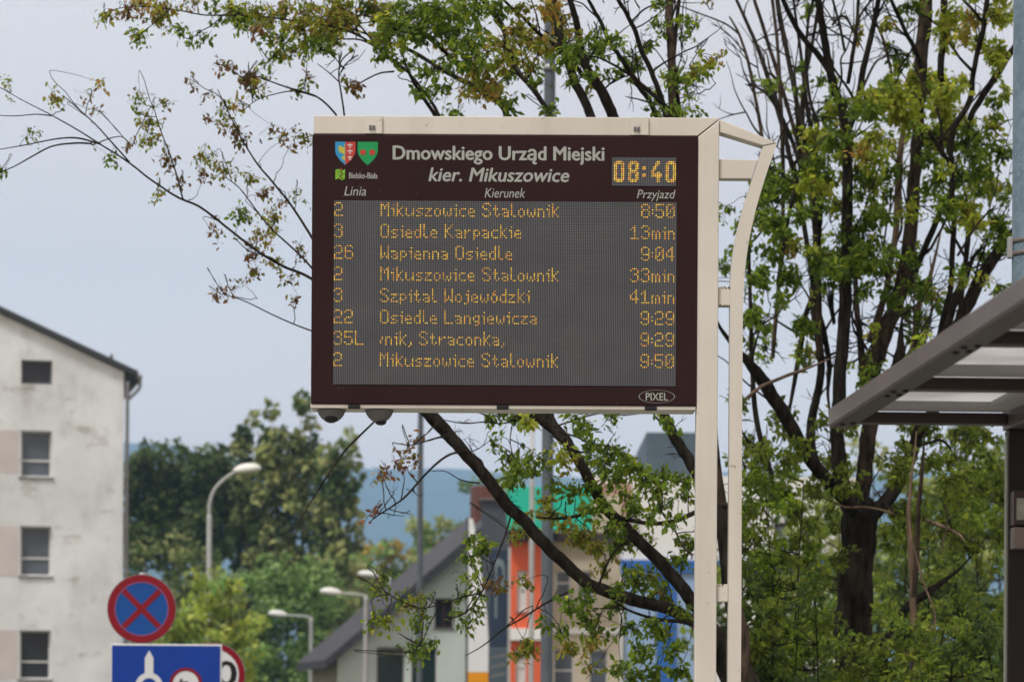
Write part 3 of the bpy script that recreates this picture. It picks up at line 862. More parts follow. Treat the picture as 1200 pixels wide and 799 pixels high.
PIT = 2.09 * BK
M['led'] = led_mat(PIT)
M['lit'] = emit_attr_mat('lit_led', 0.98)

def screen(name, px0, py1, cols, rows_):
    """dot matrix panel; its own origin is its lower left corner"""
    o = empty  # noqa
    bm = bmesh.new()
    w, h = cols * PIT, rows_ * PIT
    box(bm, 0, w, -0.002, 0.02, 0, h)
    ob = build(name, bm, M['led'], BB)
    ob.location = (BX(px0), FY - 0.0003, BZ(py1))
    return ob
SC = screen('led_screen', 391.2, 451.6, 192, 103)
CK = screen('clock_screen', 716.3, 217.6, 36, 16)
lrng = np.random.default_rng(11)
def leds(name, parent, dots, rows_, label=None, gain=1.0, rad=0.385):
    n = len(dots)
    c = np.array([((x + 0.5) * PIT, (rows_ - y - 0.5) * PIT) for x, y in dots])
    ns = 6; r = PIT * rad
    a = np.arange(ns) * 2 * np.pi / ns
    v = np.zeros((n, ns, 3))
    v[:, :, 0] = c[:, 0:1] + r * np.cos(a); v[:, :, 2] = c[:, 1:2] + r * np.sin(a); v[:, :, 1] = -0.0035
    f = np.arange(n * ns).reshape(n, ns)
    base = np.array([[1.0, 0.50, 0.022], [1.0, 0.64, 0.04], [1.0, 0.32, 0.015], [0.85, 0.60, 0.03]])
    pick = lrng.choice(4, n, p=[0.45, 0.32, 0.13, 0.10])
    col = np.repeat(base[pick] * lrng.uniform(0.42, 1.15, (n, 1)) * gain, ns, 0)
    ob = tri_mesh(name, v.reshape(-1, 3), f, col, M['lit'], parent)
    face_front(ob)
    if label: ob['label'] = label
    return ob

G = {}
def glyph(ch, s, top=0):
    rws = s.split('/')
    G[ch] = (max(len(r) for r in rws), [(x, y + top) for y, r in enumerate(rws) for x, q in enumerate(r) if q == '#'])
glyph('0', '.###./#...#/#..##/#.#.#/#.#.#/##..#/#...#/.###.')
glyph('1', '..#../.##../#.#../..#../..#../..#../..#../#####')
glyph('2', '.###./#...#/....#/....#/.###./#..../#..../#####')
glyph('3', '.###./#...#/....#/..##./....#/....#/#...#/.###.')
glyph('4', '...#./..##./.#.#./#..#./#..#./#####/...#./...#.')
glyph('5', '#####/#..../#..../####./....#/....#/#...#/.###.')
glyph('6', '.###./#...#/#..../####./#...#/#...#/#...#/.###.')
glyph('8', '.###./#...#/#...#/.###./#...#/#...#/#...#/.###.')
glyph('9', '.###./#...#/#...#/#...#/.####/....#/#...#/.###.')
glyph(':', '#/./#', 3)
glyph('M', '#...#/##.##/#.#.#/#.#.#/#...#/#...#/#...#/#...#')
glyph('S', '.###./#...#/#..../.##../...#./....#/#...#/.###.')
glyph('O', '.###./#...#/#...#/#...#/#...#/#...#/#...#/.###.')
glyph('K', '#...#/#..#./#.#../##.../##.../#.#../#..#./#...#')
glyph('W', '#...#/#...#/#...#/#...#/#.#.#/#.#.#/##.##/#...#')
glyph('L', '#..../#..../#..../#..../#..../#..../#..../#####')
glyph('i', '.#/../##/.#/.#/.#/.#', 1)
glyph('k', '#.../#.../#..#/#.#./##../##../#.#./#..#')
glyph('u', '#...#/#...#/#...#/#..##/.##.#', 3)
glyph('s', '.###/#.../.##./...#/###.', 3)
glyph('z', '####/..#./.#../#.../####', 3)
glyph('o', '.##./#..#/#..#/#..#/.##.', 3)
glyph('\u00f3', '..#./.#../.##./#..#/#..#/#..#/.##.', 1)
glyph('w', '#...#/#...#/#.#.#/#.#.#/.#.#.', 3)
glyph('c', '.###/#.../#.../#.../.###', 3)
glyph('e', '.##./#..#/####/#.../.###', 3)
glyph('t', '.#../.#../###./.#../.#../.#.#/..#.', 1)
glyph('a', '###./...#/.###/#..#/.###', 3)
glyph('l', '#../#../#../#../#../#../#../.##')
glyph('n', '###./#..#/#..#/#..#/#..#', 3)
glyph('d', '...#/...#/...#/.###/#..#/#..#/#..#/.###')
glyph('r', '#.##/##../#.../#.../#...', 3)
glyph('p', '###./#..#/#..#/###./#.../#...', 3)
glyph('j', '..#/.../.##/..#/..#/..#/..#/##.', 1)
glyph('g', '.###/#..#/#..#/.###/...#/.##.', 3)
glyph('m', '##.#./#.#.#/#.#.#/#.#.#/#.#.#', 3)
glyph(',', '.#/.#/#.', 6)
glyph('/', '.#/.#/#./#.', 3)
glyph(' ', '..')
def led_text(s, x, row, right=False):
    w = sum(G[c][0] + 1 for c in s) - 1
    if right: x = x - w
    out = []
    for c in s:
        gw, d = G[c]
        out += [(x + a, row + b) for a, b in d]
        x += gw + 1
    return out
LINES = [('2', 'Mikuszowice Stalownik', '8:50'), ('3', 'Osiedle Karpackie', '13min'), ('26', 'Wapienna Osiedle', '9:04'),
         ('2', 'Mikuszowice Stalownik', '33min'), ('3', 'Szpital Wojew\u00f3dzki', '41min'), ('22', 'Osiedle Langiewicza', '9:29'),
         ('35L', '/nik, Straconka,', '9:29'), ('2', 'Mikuszowice Stalownik', '9:50')]
for i, (a, b, c) in enumerate(LINES):
    row = 1 + 12 * i
    leds('line_number', SC, led_text(a, 0, row), 103)
    leds('destination_text', SC, led_text(b, 26, row), 103)
    leds('arrival_time', SC, led_text(c, 191, row, True), 103)
BIG = {'0': '.####./######/##..##/##..##/##..##/##..##/##..##/##..##/##..##/##..##/######/.####.',
       '8': '.####./######/##..##/##..##/##..##/.####./######/##..##/##..##/##..##/######/.####.',
       '4': '...##./..###./..##../.##.../.##.../##..../##.##./######/######/...##./...##./...##.',
       ':': '##/##/../../##/##'}
dots = []
for ch, x, top in (('0', 1, 2), ('8', 9, 2), (':', 17, 5), ('4', 22, 2), ('0', 30, 2)):
    for y, r_ in enumerate(BIG[ch].split('/')):
        dots += [(x + q, y + top) for q, s_ in enumerate(r_) if s_ == '#']
leds('clock_digits', CK, dots, 16, None, 1.05, 0.43)

# printed header ----------------------------------------------------
ty = FY - 0.0008
text('Dmowskiego Urz\u0105d Miejski', 'stop_name', M['print'], BB, BX(460), BX(707), BZ(193.2), BZ(172.2), ty, bold=0.030)
text('kier. Mikuszowice', 'direction_text', M['print'], BB, BX(502), BX(666), BZ(213.4), BZ(197.6), ty, shear=0.2, bold=0.030)
text('Linia', 'column_heading', M['print'], BB, BX(403), BX(428.6), BZ(230.8), BZ(219.8), ty, shear=0.22)
text('Kierunek', 'column_heading', M['print'], BB, BX(567.5), BX(615), BZ(232.2), BZ(221), ty, shear=0.22)
text('Przyjazd', 'column_heading', M['print'], BB, BX(745.8), BX(791), BZ(235.2), BZ(222), ty, shear=0.22)
text('Bielsko-Bia\u0142a', 'town_name', M['print'], BB, BX(408.6), BX(441.8), BZ(210.6), BZ(203.8), ty, bold=0.02)
text('PIXEL', 'maker_lettering', M['print'], BB, BX(757.6), BX(783.4), BZ(468.2), BZ(459.6), ty, bold=0.018)
bm = bmesh.new(); ring(bm, BX(770.4), BZ(463.7), 20.4 * BK, 21.1 * BK, ty, 48, k=7.6 / 21.0); face_front(build('maker_oval', bm, M['print'], BB))

# town arms
M['arms_blue'] = mat('arms_blue', (0.02, 0.24, 0.48), 0.5, noise=0.08)
M['arms_red'] = mat('arms_red', (0.42, 0.045, 0.035), 0.5, noise=0.08)
M['arms_green'] = mat('arms_green', (0.008, 0.26, 0.075), 0.5, noise=0.08)
M['arms_gold'] = mat('arms_gold', (0.42, 0.40, 0.05), 0.5, noise=0.08)
M['arms_white'] = mat('arms_white', (0.62, 0.58, 0.56), 0.5, noise=0.08)
M['lime'] = mat('lime_green', (0.18, 0.42, 0.03), 0.5, noise=0.3, nscale=40)
M['logo_dark'] = mat('logo_dark_line', (0.10, 0.03, 0.012), 0.5, noise=0.1)
def shield(cx, half, x0=-1, x1=1):
    pts = []
    top, mid, bot = 167.8, 181.0, 195.0
    pr = [(-1, top), (-1, mid - 3), (-0.93, mid + 1), (-0.72, mid + 5.5), (-0.4, mid + 10), (0, bot), (0.4, mid + 10), (0.72, mid + 5.5), (0.93, mid + 1), (1, mid - 3), (1, top)]
    return [(BX(cx + half * a), BZ(y)) for a, y in pr if x0 <= a <= x1] + ([(BX(cx), BZ(top))] if x1 == 0 or x0 == 0 else [])
A1 = empty('coat_of_arms', (0, 0, 0)); A1.parent = BB; A1['label'] = 'shield split blue with a yellow half eagle and red with white marks'
bm = bmesh.new(); flat(bm, shield(404.0, 11.9, -1, 0), ty); face_front(build('blue_half', bm, M['arms_blue'], A1))
bm = bmesh.new(); flat(bm, shield(404.0, 11.9, 0, 1), ty); face_front(build('red_half', bm, M['arms_red'], A1))
bm = bmesh.new()
ty2 = ty - 0.0006
for pts in (((403.6, 170.5), (402.2, 171), (402.6, 173), (403.6, 174)),
            ((403.6, 174.5), (400.5, 174), (398, 172.3), (395, 173.5), (397, 175), (394.4, 176), (396.8, 177.2), (395, 179.5), (398.2, 179), (397.2, 182), (400.2, 180.4), (401.8, 183), (403.6, 183)),
            ((403.6, 184), (401.5, 184.5), (399, 186.6), (400.6, 187), (399.6, 189), (402, 188), (402.4, 190.6), (403.6, 190))):
    flat(bm, [(BX(x), BZ(y)) for x, y in pts], ty2)
face_front(build('eagle', bm, M['arms_gold'], A1))
bm = bmesh.new()
for cy in (171.6, 178.6, 186.0):
    w_ = 3.2 if cy < 184 else 2.6
    flat(bm, [(BX(409.4 - w_), BZ(cy + .5)), (BX(409.4 + w_), BZ(cy + .5)), (BX(409.4 + w_), BZ(cy - .5)), (BX(409.4 - w_), BZ(cy - .5))], ty2)
    flat(bm, [(BX(409), BZ(cy + 1.9)), (BX(410), BZ(cy + 1.9)), (BX(410), BZ(cy - 1.9)), (BX(409), BZ(cy - 1.9))], ty2 - 0.0003)
    flat(bm, [(BX(408), BZ(cy + 3.0)), (BX(411), BZ(cy + 3.0)), (BX(411), BZ(cy + 2.3)), (BX(408), BZ(cy + 2.3))], ty2 - 0.0003)
face_front(build('marks', bm, M['arms_white'], A1))
A2 = empty('coat_of_arms', (0, 0, 0)); A2.parent = BB; A2['label'] = 'green shield with two red roses'
bm = bmesh.new(); flat(bm, shield(430.2, 11.9), ty); face_front(build('green_field', bm, M['arms_green'], A2))
for cx in (424.6, 435.6):
    bm = bmesh.new()
    for j in range(5):
        aa = math.pi / 2 + j * 2 * math.pi / 5
        flat(bm, disc_pts(BX(cx + 1.9 * math.cos(aa)), BZ(180.0 - 1.9 * math.sin(aa)), 1.75 * BK, 10), ty2 - 0.00012 * j)
    face_front(build('rose', bm, M['arms_red'], A2))
LG = empty('town_logo', (0, 0, 0)); LG.parent = BB
bm = bmesh.new(); flat(bm, [(BX(x), BZ(y)) for x, y in ((392.6, 200.6), (396, 199.6), (400, 201.6), (403.8, 200), (403.6, 211), (400.5, 213), (396.5, 210.5), (392.4, 212.2))], ty); face_front(build('green_square', bm, M['lime'], LG))
bm = bmesh.new()
zz = [(397.5, 202), (401, 205.2), (397.6, 208), (400.8, 211.6)]
for (xa, ya), (xb, yb) in zip(zz, zz[1:]):
    flat(bm, [(BX(xa - .7), BZ(ya)), (BX(xa + .9), BZ(ya)), (BX(xb + .9), BZ(yb)), (BX(xb - .7), BZ(yb))], ty2 - 0.0002 * (ya > 204))
face_front(build('path_line', bm, M['logo_dark'], LG))
bm = bmesh.new(); flat(bm, disc_pts(BX(399.3), BZ(199.6), 1.0 * BK, 10), ty2); face_front(build('red_dot', bm, M['arms_red'], LG))

# dome cameras under the board
def dome(px, label, tilt):
    b = (BB.location.x + BX(px), BD + 0.07, 0.12 + BZ(479.2))
    t = empty('dome_camera', b); tag(t, label, 'security camera', 'dome cameras under the departure board')
    r = 17.2 * BK
    bm = bmesh.new()
    lathe(bm, [(0.20 * r, -0.84 * r), (0.45 * r, -0.76 * r), (0.68 * r, -0.58 * r), (0.86 * r, -0.34 * r), (0.96 * r, -0.10 * r), (1.0 * r, 0.06 * r), (1.0 * r, 0.155 * r)], 32)
    for v in bm.verts: v.co.z = min(v.co.z, -0.0005)
    build('housing', bm, M['dome'], t, True)
    bm = bmesh.new(); bmesh.ops.create_uvsphere(bm, u_segments=24, v_segments=12, radius=0.48 * r if tilt == 0 else 0.40 * r)
    for v in bm.verts: v.co.z *= 0.62
    bmesh.ops.translate(bm, verts=bm.verts, vec=(tilt * 0.10 * r, -0.34 * r if tilt == 0 else -0.05 * r, -0.64 * r if tilt == 0 else -0.80 * r))
    build('window', bm, M['lens'], t, True)
dome(388, 'grey dome camera under the board corner, its dark lens facing forward', 0)
dome(444.5, 'grey dome camera under the board, second from the corner with its lens turned down', 1)

# ------------------------------------------------------------------ bus shelter
def shelter():
    ZR = CAMZ + 0.907            # underside of the eave beam
    t = empty('bus_shelter', (1.6, 8.0, 0.12)); o = Vector((1.6, 8.0, 0.12))
    tag(t, 'brown metal bus shelter with a flat translucent roof', 'bus shelter')
    L = lambda x, y, z: (x - o.x, y - o.y, z - o.z)
    # eave beam: runs from the far corner towards the camera
    pf, pn = P(970.5, 498, 9.0), P(1212, 341, 6.17)
    d = (pn - pf); d.z = 0; d.normalize(); nrm = Vector((-d.y, d.x, 0))
    if nrm.x < 0: nrm = -nrm
    Lg = 4.2
    def along(name, off0, off1, z0, z1, m, a0=0.0, a1=Lg, bev=0.003, parent=t):
        bm = bmesh.new()
        q = []
        for a, s_ in ((a0, off0), (a1, off0), (a1, off1), (a0, off1)):
            p = pf + d * a + nrm * s_; q.append((p.x - o.x, p.y - o.y))
        lo = [bm.verts.new((x, y, z0 - o.z)) for x, y in q]; hi = [bm.verts.new((x, y, z1 - o.z)) for x, y in q]
        bm.faces.new(lo); bm.faces.new(hi[::-1])
        for i in range(4): bm.faces.new((lo[i], hi[i], hi[(i + 1) % 4], lo[(i + 1) % 4]))
        bmesh.ops.recalc_face_normals(bm, faces=bm.faces)
        if bev: bevel(bm, bev)
        return build(name, bm, m, parent)
    along('eave_beam', 0.0, 0.075, ZR, ZR + 0.052, M['brown_grey'])
    along('eave_lip', 0.002, 0.068, ZR - 0.006, ZR - 0.0005, M['brown_dark'], bev=0.001)
    along('back_beam', 0.545, 0.62, ZR - 0.01, ZR + 0.05, M['brown_grey'])
    along('outer_beam', 1.30, 1.37, ZR, ZR + 0.052, M['brown_grey'])
    # cross bars and panes
    stations = [0.02, 0.93, 1.90, 2.85, 3.8]
    for s0 in stations:
        along('cross_bar', 0.076, 0.543, ZR + 0.003, ZR + 0.038, M['brown_dark'], s0, s0 + 0.06)
        along('cross_bar', 0.622, 1.298, ZR + 0.003, ZR + 0.038, M['brown_dark'], s0, s0 + 0.06)
    for a, b in zip(stations, stations[1:]):
        along('roof_pane', 0.03, 1.34, ZR + 0.0555, ZR + 0.0615, M['poly'], a + 0.001, b - 0.001, 0)
        along('side_flashing', 0.455, 0.5445, ZR + 0.0395, ZR + 0.0540, M['strip'], a + 0.2215, b - 0.001, 0)
        along('grey_strip', 0.08, 0.54, ZR + 0.040, ZR + 0.0545, M['strip'], a + 0.06, a + 0.22, 0)
    for k_, a in enumerate((0.0, 0.93, 1.90, 2.85)):
        along('rubber_seal', 0.0755, 0.082, ZR + 0.0385, ZR + 0.0552, M['black'], a + 0.062, a + 0.90, 0)
    # bolts under the lip
    for a in (0.12, 0.90, 1.0, 1.86, 1.96, 2.8):
        for s_ in (0.022, 0.05):
            p = pf + d * (a + s_) + nrm * s_
            bm = bmesh.new(); lathe(bm, [(0.006, ZR - 0.0125 - o.z), (0.009, ZR - 0.009 - o.z), (0.009, ZR - 0.0062 - o.z)], 10, (p.x - o.x, p.y - o.y))
            build('bolt', bm, M['black'], t)
    # posts
    pp = P(1178.5, 640, 9.0)
    bm = bmesh.new(); box(bm, pp.x - o.x, pp.x - o.x + 0.09, 0.95, 1.03, 0.0, ZR - 0.011 - o.z); bevel(bm, 0.004); build('post', bm, M['brown_dark2'], t)
    bm = bmesh.new(); box(bm, pp.x - o.x - 0.006, pp.x - o.x - 0.0005, 0.96, 0.99, 0.0, ZR - 0.03 - o.z); build('glazing_edge', bm, M['glass_edge'], t)
    bm = bmesh.new(); box(bm, pp.x - o.x + 0.012, pp.x - o.x + 0.08, -1.75, -1.67, 0.0, ZR - 0.011 - o.z)
    bmesh.ops.translate(bm, verts=bm.verts, vec=(0.55, 0, 0)); bevel(bm, 0.004); build('post', bm, M['brown_dark2'], t)
    # timetable rail running back from the post
    for nm, y0_, y1_, m_ in (('rail', 620, 645, M['brown_grey']), ('timetable_holder', 578, 618, M['brown_dark']),):
        za, zb = P(1182, y1_, 9.0).z - o.z, P(1182, y0_, 9.0).z - o.z
        bm = bmesh.new(); box(bm, pp.x - o.x + 0.004, pp.x - o.x + 0.30, 0.88, 0.948, za, zb); bevel(bm, 0.003); build(nm, bm, m_, t)
    za, zb = P(1182, 612, 9.0).z - o.z, P(1182, 587, 9.0).z - o.z
    bm = bmesh.new(); box(bm, pp.x - o.x + 0.012, pp.x - o.x + 0.29, 0.874, 0.8795, za, zb); build('paper_strip', bm, M['paper'], t)
M['brown_dark2'] = mat('dark_brown_post', (0.015, 0.0105, 0.010), 0.45, noise=0.25, nscale=5)
M['paper'] = mat('grey_paper', (0.34, 0.34, 0.30), 0.8, noise=0.35, nscale=30)
M['strip'] = mat('grey_sealing_strip', (0.30, 0.29, 0.28), 0.6, noise=0.15)
M['glass_edge'] = mat('pale_glass_edge', (0.30, 0.32, 0.27), 0.3, noise=0.15)
def poly_mat():
    m = bpy.data.materials.new('translucent_roofing'); m.use_nodes = True
    n = m.node_tree; b = n.nodes['Principled BSDF']; o = n.nodes['Material Output']
    b.inputs['Base Color'].default_value = (0.45, 0.44, 0.43, 1); b.inputs['Roughness'].default_value = 0.4
    tx = n.nodes.new('ShaderNodeTexCoord'); nn = n.nodes.new('ShaderNodeTexNoise'); nn.inputs['Scale'].default_value = 3.0; nn.inputs['Detail'].default_value = 6
    r = n.nodes.new('ShaderNodeValToRGB'); r.color_ramp.elements[0].color = (0.56, 0.555, 0.55, 1); r.color_ramp.elements[1].color = (0.74, 0.735, 0.735, 1)
    r.color_ramp.elements[0].position = 0.35; r.color_ramp.elements[1].position = 0.6
    tr = n.nodes.new('ShaderNodeBsdfTranslucent'); mxs = n.nodes.new('ShaderNodeMixShader'); mxs.inputs[0].default_value = 0.72
    n.links.new(tx.outputs['Object'], nn.inputs['Vector']); n.links.new(nn.outputs['Fac'], r.inputs['Fac']); n.links.new(r.outputs['Color'], tr.inputs['Color'])
    n.links.new(b.outputs['BSDF'], mxs.inputs[1]); n.links.new(tr.outputs['BSDF'], mxs.inputs[2]); n.links.new(mxs.outputs[0], o.inputs['Surface'])
    return m
M['poly'] = poly_mat()
shelter()

# galvanised pole by the shelter
gp = P(1205.5, HZ, 12.0); gp.z = 0.0
GP = empty('galvanised_pole', (gp.x, 12.0, 0.12)); tag(GP, 'thick speckled blue grey galvanised pole behind the shelter roof', 'pole')
bm = bmesh.new(); lathe(bm, [(0.12, 0.0), (0.12, 0.02), (0.0815, 0.03), (0.078, 6.5)], 40); build('shaft', bm, M['galv'], GP, True)
def galv_speckle():
    rg = random.Random(8); bm = bmesh.new()
    for i in range(420):
        a = rg.uniform(math.pi * 0.95, math.pi * 1.75); z = rg.uniform(2.6, 4.9); r = rg.uniform(0.0012, 0.0036)
        R = 0.0815 - (z - 0.03) / 6.47 * 0.0035 + 0.0006
        vs = []
        for q in range(6):
            da = r * math.cos(q * math.pi / 3) / R; dz = r * math.sin(q * math.pi / 3)
            vs.append(bm.verts.new((R * math.cos(a + da), R * math.sin(a + da), z + dz)))
        bm.faces.new(vs)
    build('zinc_specks', bm, mat('pale_zinc_speck', (0.26, 0.34, 0.39), 0.5, noise=0.1), GP)
galv_speckle()
zb = P(1190, 290, 12.0).z - 0.12
for dz in (-0.028, 0.024):
    bm = bmesh.new(); lathe(bm, [(0.0805, zb + dz - 0.009), (0.0835, zb + dz - 0.008), (0.0835, zb + dz + 0.008), (0.0805, zb + dz + 0.009)], 40); bb_ = build('clamp_band', bm, M['brown_grey'], GP, True)
bm = bmesh.new(); box(bm, -0.098, -0.0795, -0.02, 0.02, zb - 0.045, zb + 0.042); bevel(bm, 0.003); build('clamp_buckle', bm, M['sign_back'], GP)

# ------------------------------------------------------------------ vegetation
PAL = {
 'g': [((0.050, 0.085, 0.016), 5), ((0.072, 0.110, 0.018), 5), ((0.036, 0.062, 0.014), 4), ((0.11, 0.14, 0.022), 2)],
 'y': [((0.140, 0.165, 0.030), 5), ((0.115, 0.15, 0.026), 5), ((0.165, 0.165, 0.042), 3), ((0.085, 0.12, 0.02), 4)],
 'm': [((0.085, 0.105, 0.020), 5), ((0.125, 0.135, 0.026), 5), ((0.095, 0.068, 0.030), 2), ((0.12, 0.09, 0.034), 2), ((0.06, 0.078, 0.018), 3)],
 'b': [((0.080, 0.046, 0.032), 5), ((0.060, 0.040, 0.030), 4), ((0.105, 0.075, 0.032), 2), ((0.075, 0.082, 0.022), 4)],
 'o': [((0.15, 0.10, 0.034), 4), ((0.13, 0.11, 0.034), 4), ((0.12, 0.13, 0.03), 4)],
 'r': [((0.10, 0.042, 0.024), 4), ((0.075, 0.04, 0.026), 3), ((0.12, 0.11, 0.03), 1)],
 'u': [((0.055, 0.080, 0.017), 5), ((0.072, 0.098, 0.020), 4), ((0.040, 0.058, 0.014), 4), ((0.095, 0.12, 0.024), 2)],
 'd': [((0.026, 0.046, 0.016), 5), ((0.036, 0.058, 0.02), 4), ((0.05, 0.072, 0.022), 2)],
 'p': [((0.024, 0.040, 0.018), 5), ((0.032, 0.050, 0.020), 4), ((0.042, 0.060, 0.022), 2)],
 'w': [((0.12, 0.145, 0.070), 5), ((0.155, 0.175, 0.090), 4), ((0.080, 0.105, 0.050), 4)],  # pale grey green, lightened further for haze over the poplars
 'l': [((0.14, 0.185, 0.045), 5), ((0.18, 0.21, 0.06), 3), ((0.10, 0.14, 0.035), 4)],
 'n': [((0.085, 0.15, 0.060), 5), ((0.065, 0.12, 0.045), 5), ((0.115, 0.18, 0.07), 3)],
 'q': [((0.17, 0.15, 0.045), 5), ((0.10, 0.11, 0.035), 4), ((0.17, 0.135, 0.045), 3)],
}
LEAF_GAIN = (1.62, 1.5, 1.1)
def colours(key, n, rng):
    c = np.array([a for a, _ in PAL[key]]); w = np.array([b for _, b in PAL[key]], float)
    return c[rng.choice(len(c), n, p=w / w.sum())] * rng.uniform(0.82, 1.2, (n, 1)) * np.array(LEAF_GAIN)

class Leaves:
    T = np.array([(0, 0, 0), (0.50, 0.0, -0.05), (1.0, 0, -0.16), (0.42, 0.27, 0.05), (0.42, -0.27, 0.05), (0.76, 0.16, -0.02), (0.76, -0.16, -0.02)])
    TF = np.array([(0, 4, 1), (0, 1, 3), (4, 6, 1), (1, 5, 3), (6, 2, 1), (1, 2, 5)])
    def __init__(s): s.p, s.c, s.z, s.a = [], [], [], []
    def add(s, pos, col, size, axis):
        s.p.append(np.atleast_2d(pos)); s.c.append(np.atleast_2d(col)); s.z.append(np.atleast_1d(size)); s.a.append(np.atleast_2d(axis))
    def build(s, name, m, parent, rng, simple=False):
        p, c, z, a = np.vstack(s.p), np.vstack(s.c), np.concatenate(s.z), np.vstack(s.a)
        n = len(p)
        a = a / (np.linalg.norm(a, axis=1)[:, None] + 1e-9)
        nn = rng.normal(0, 0.6, (n, 3)) + np.array([-0.15, -0.45, 0.65])
        y = np.cross(nn, a); y /= np.linalg.norm(y, axis=1)[:, None] + 1e-9
        w = np.cross(a, y)
        T = s.T if not simple else np.array([(0, 0, 0), (0.5, 0.36, 0.05), (1, 0, -0.1), (0.5, -0.36, 0.05)])
        TF = s.TF if not simple else np.array([(0, 3, 1), (1, 3, 2)])
        wid = rng.uniform(0.8, 1.15, (n, 1, 1))
        v = p[:, None, :] + z[:, None, None] * (T[None, :, 0:1] * a[:, None, :] + wid * T[None, :, 1:2] * y[:, None, :] + T[None, :, 2:3] * w[:, None, :])
        f = (np.arange(n)[:, None, None] * len(T) + TF[None]).reshape(-1, 3)
        return tri_mesh(name, v.reshape(-1, 3), f, np.repeat(c, len(T), 0), m, parent)

def pts_of(spec):
    return [tuple(float(q) for q in w.split(',')) for w in spec.split()]

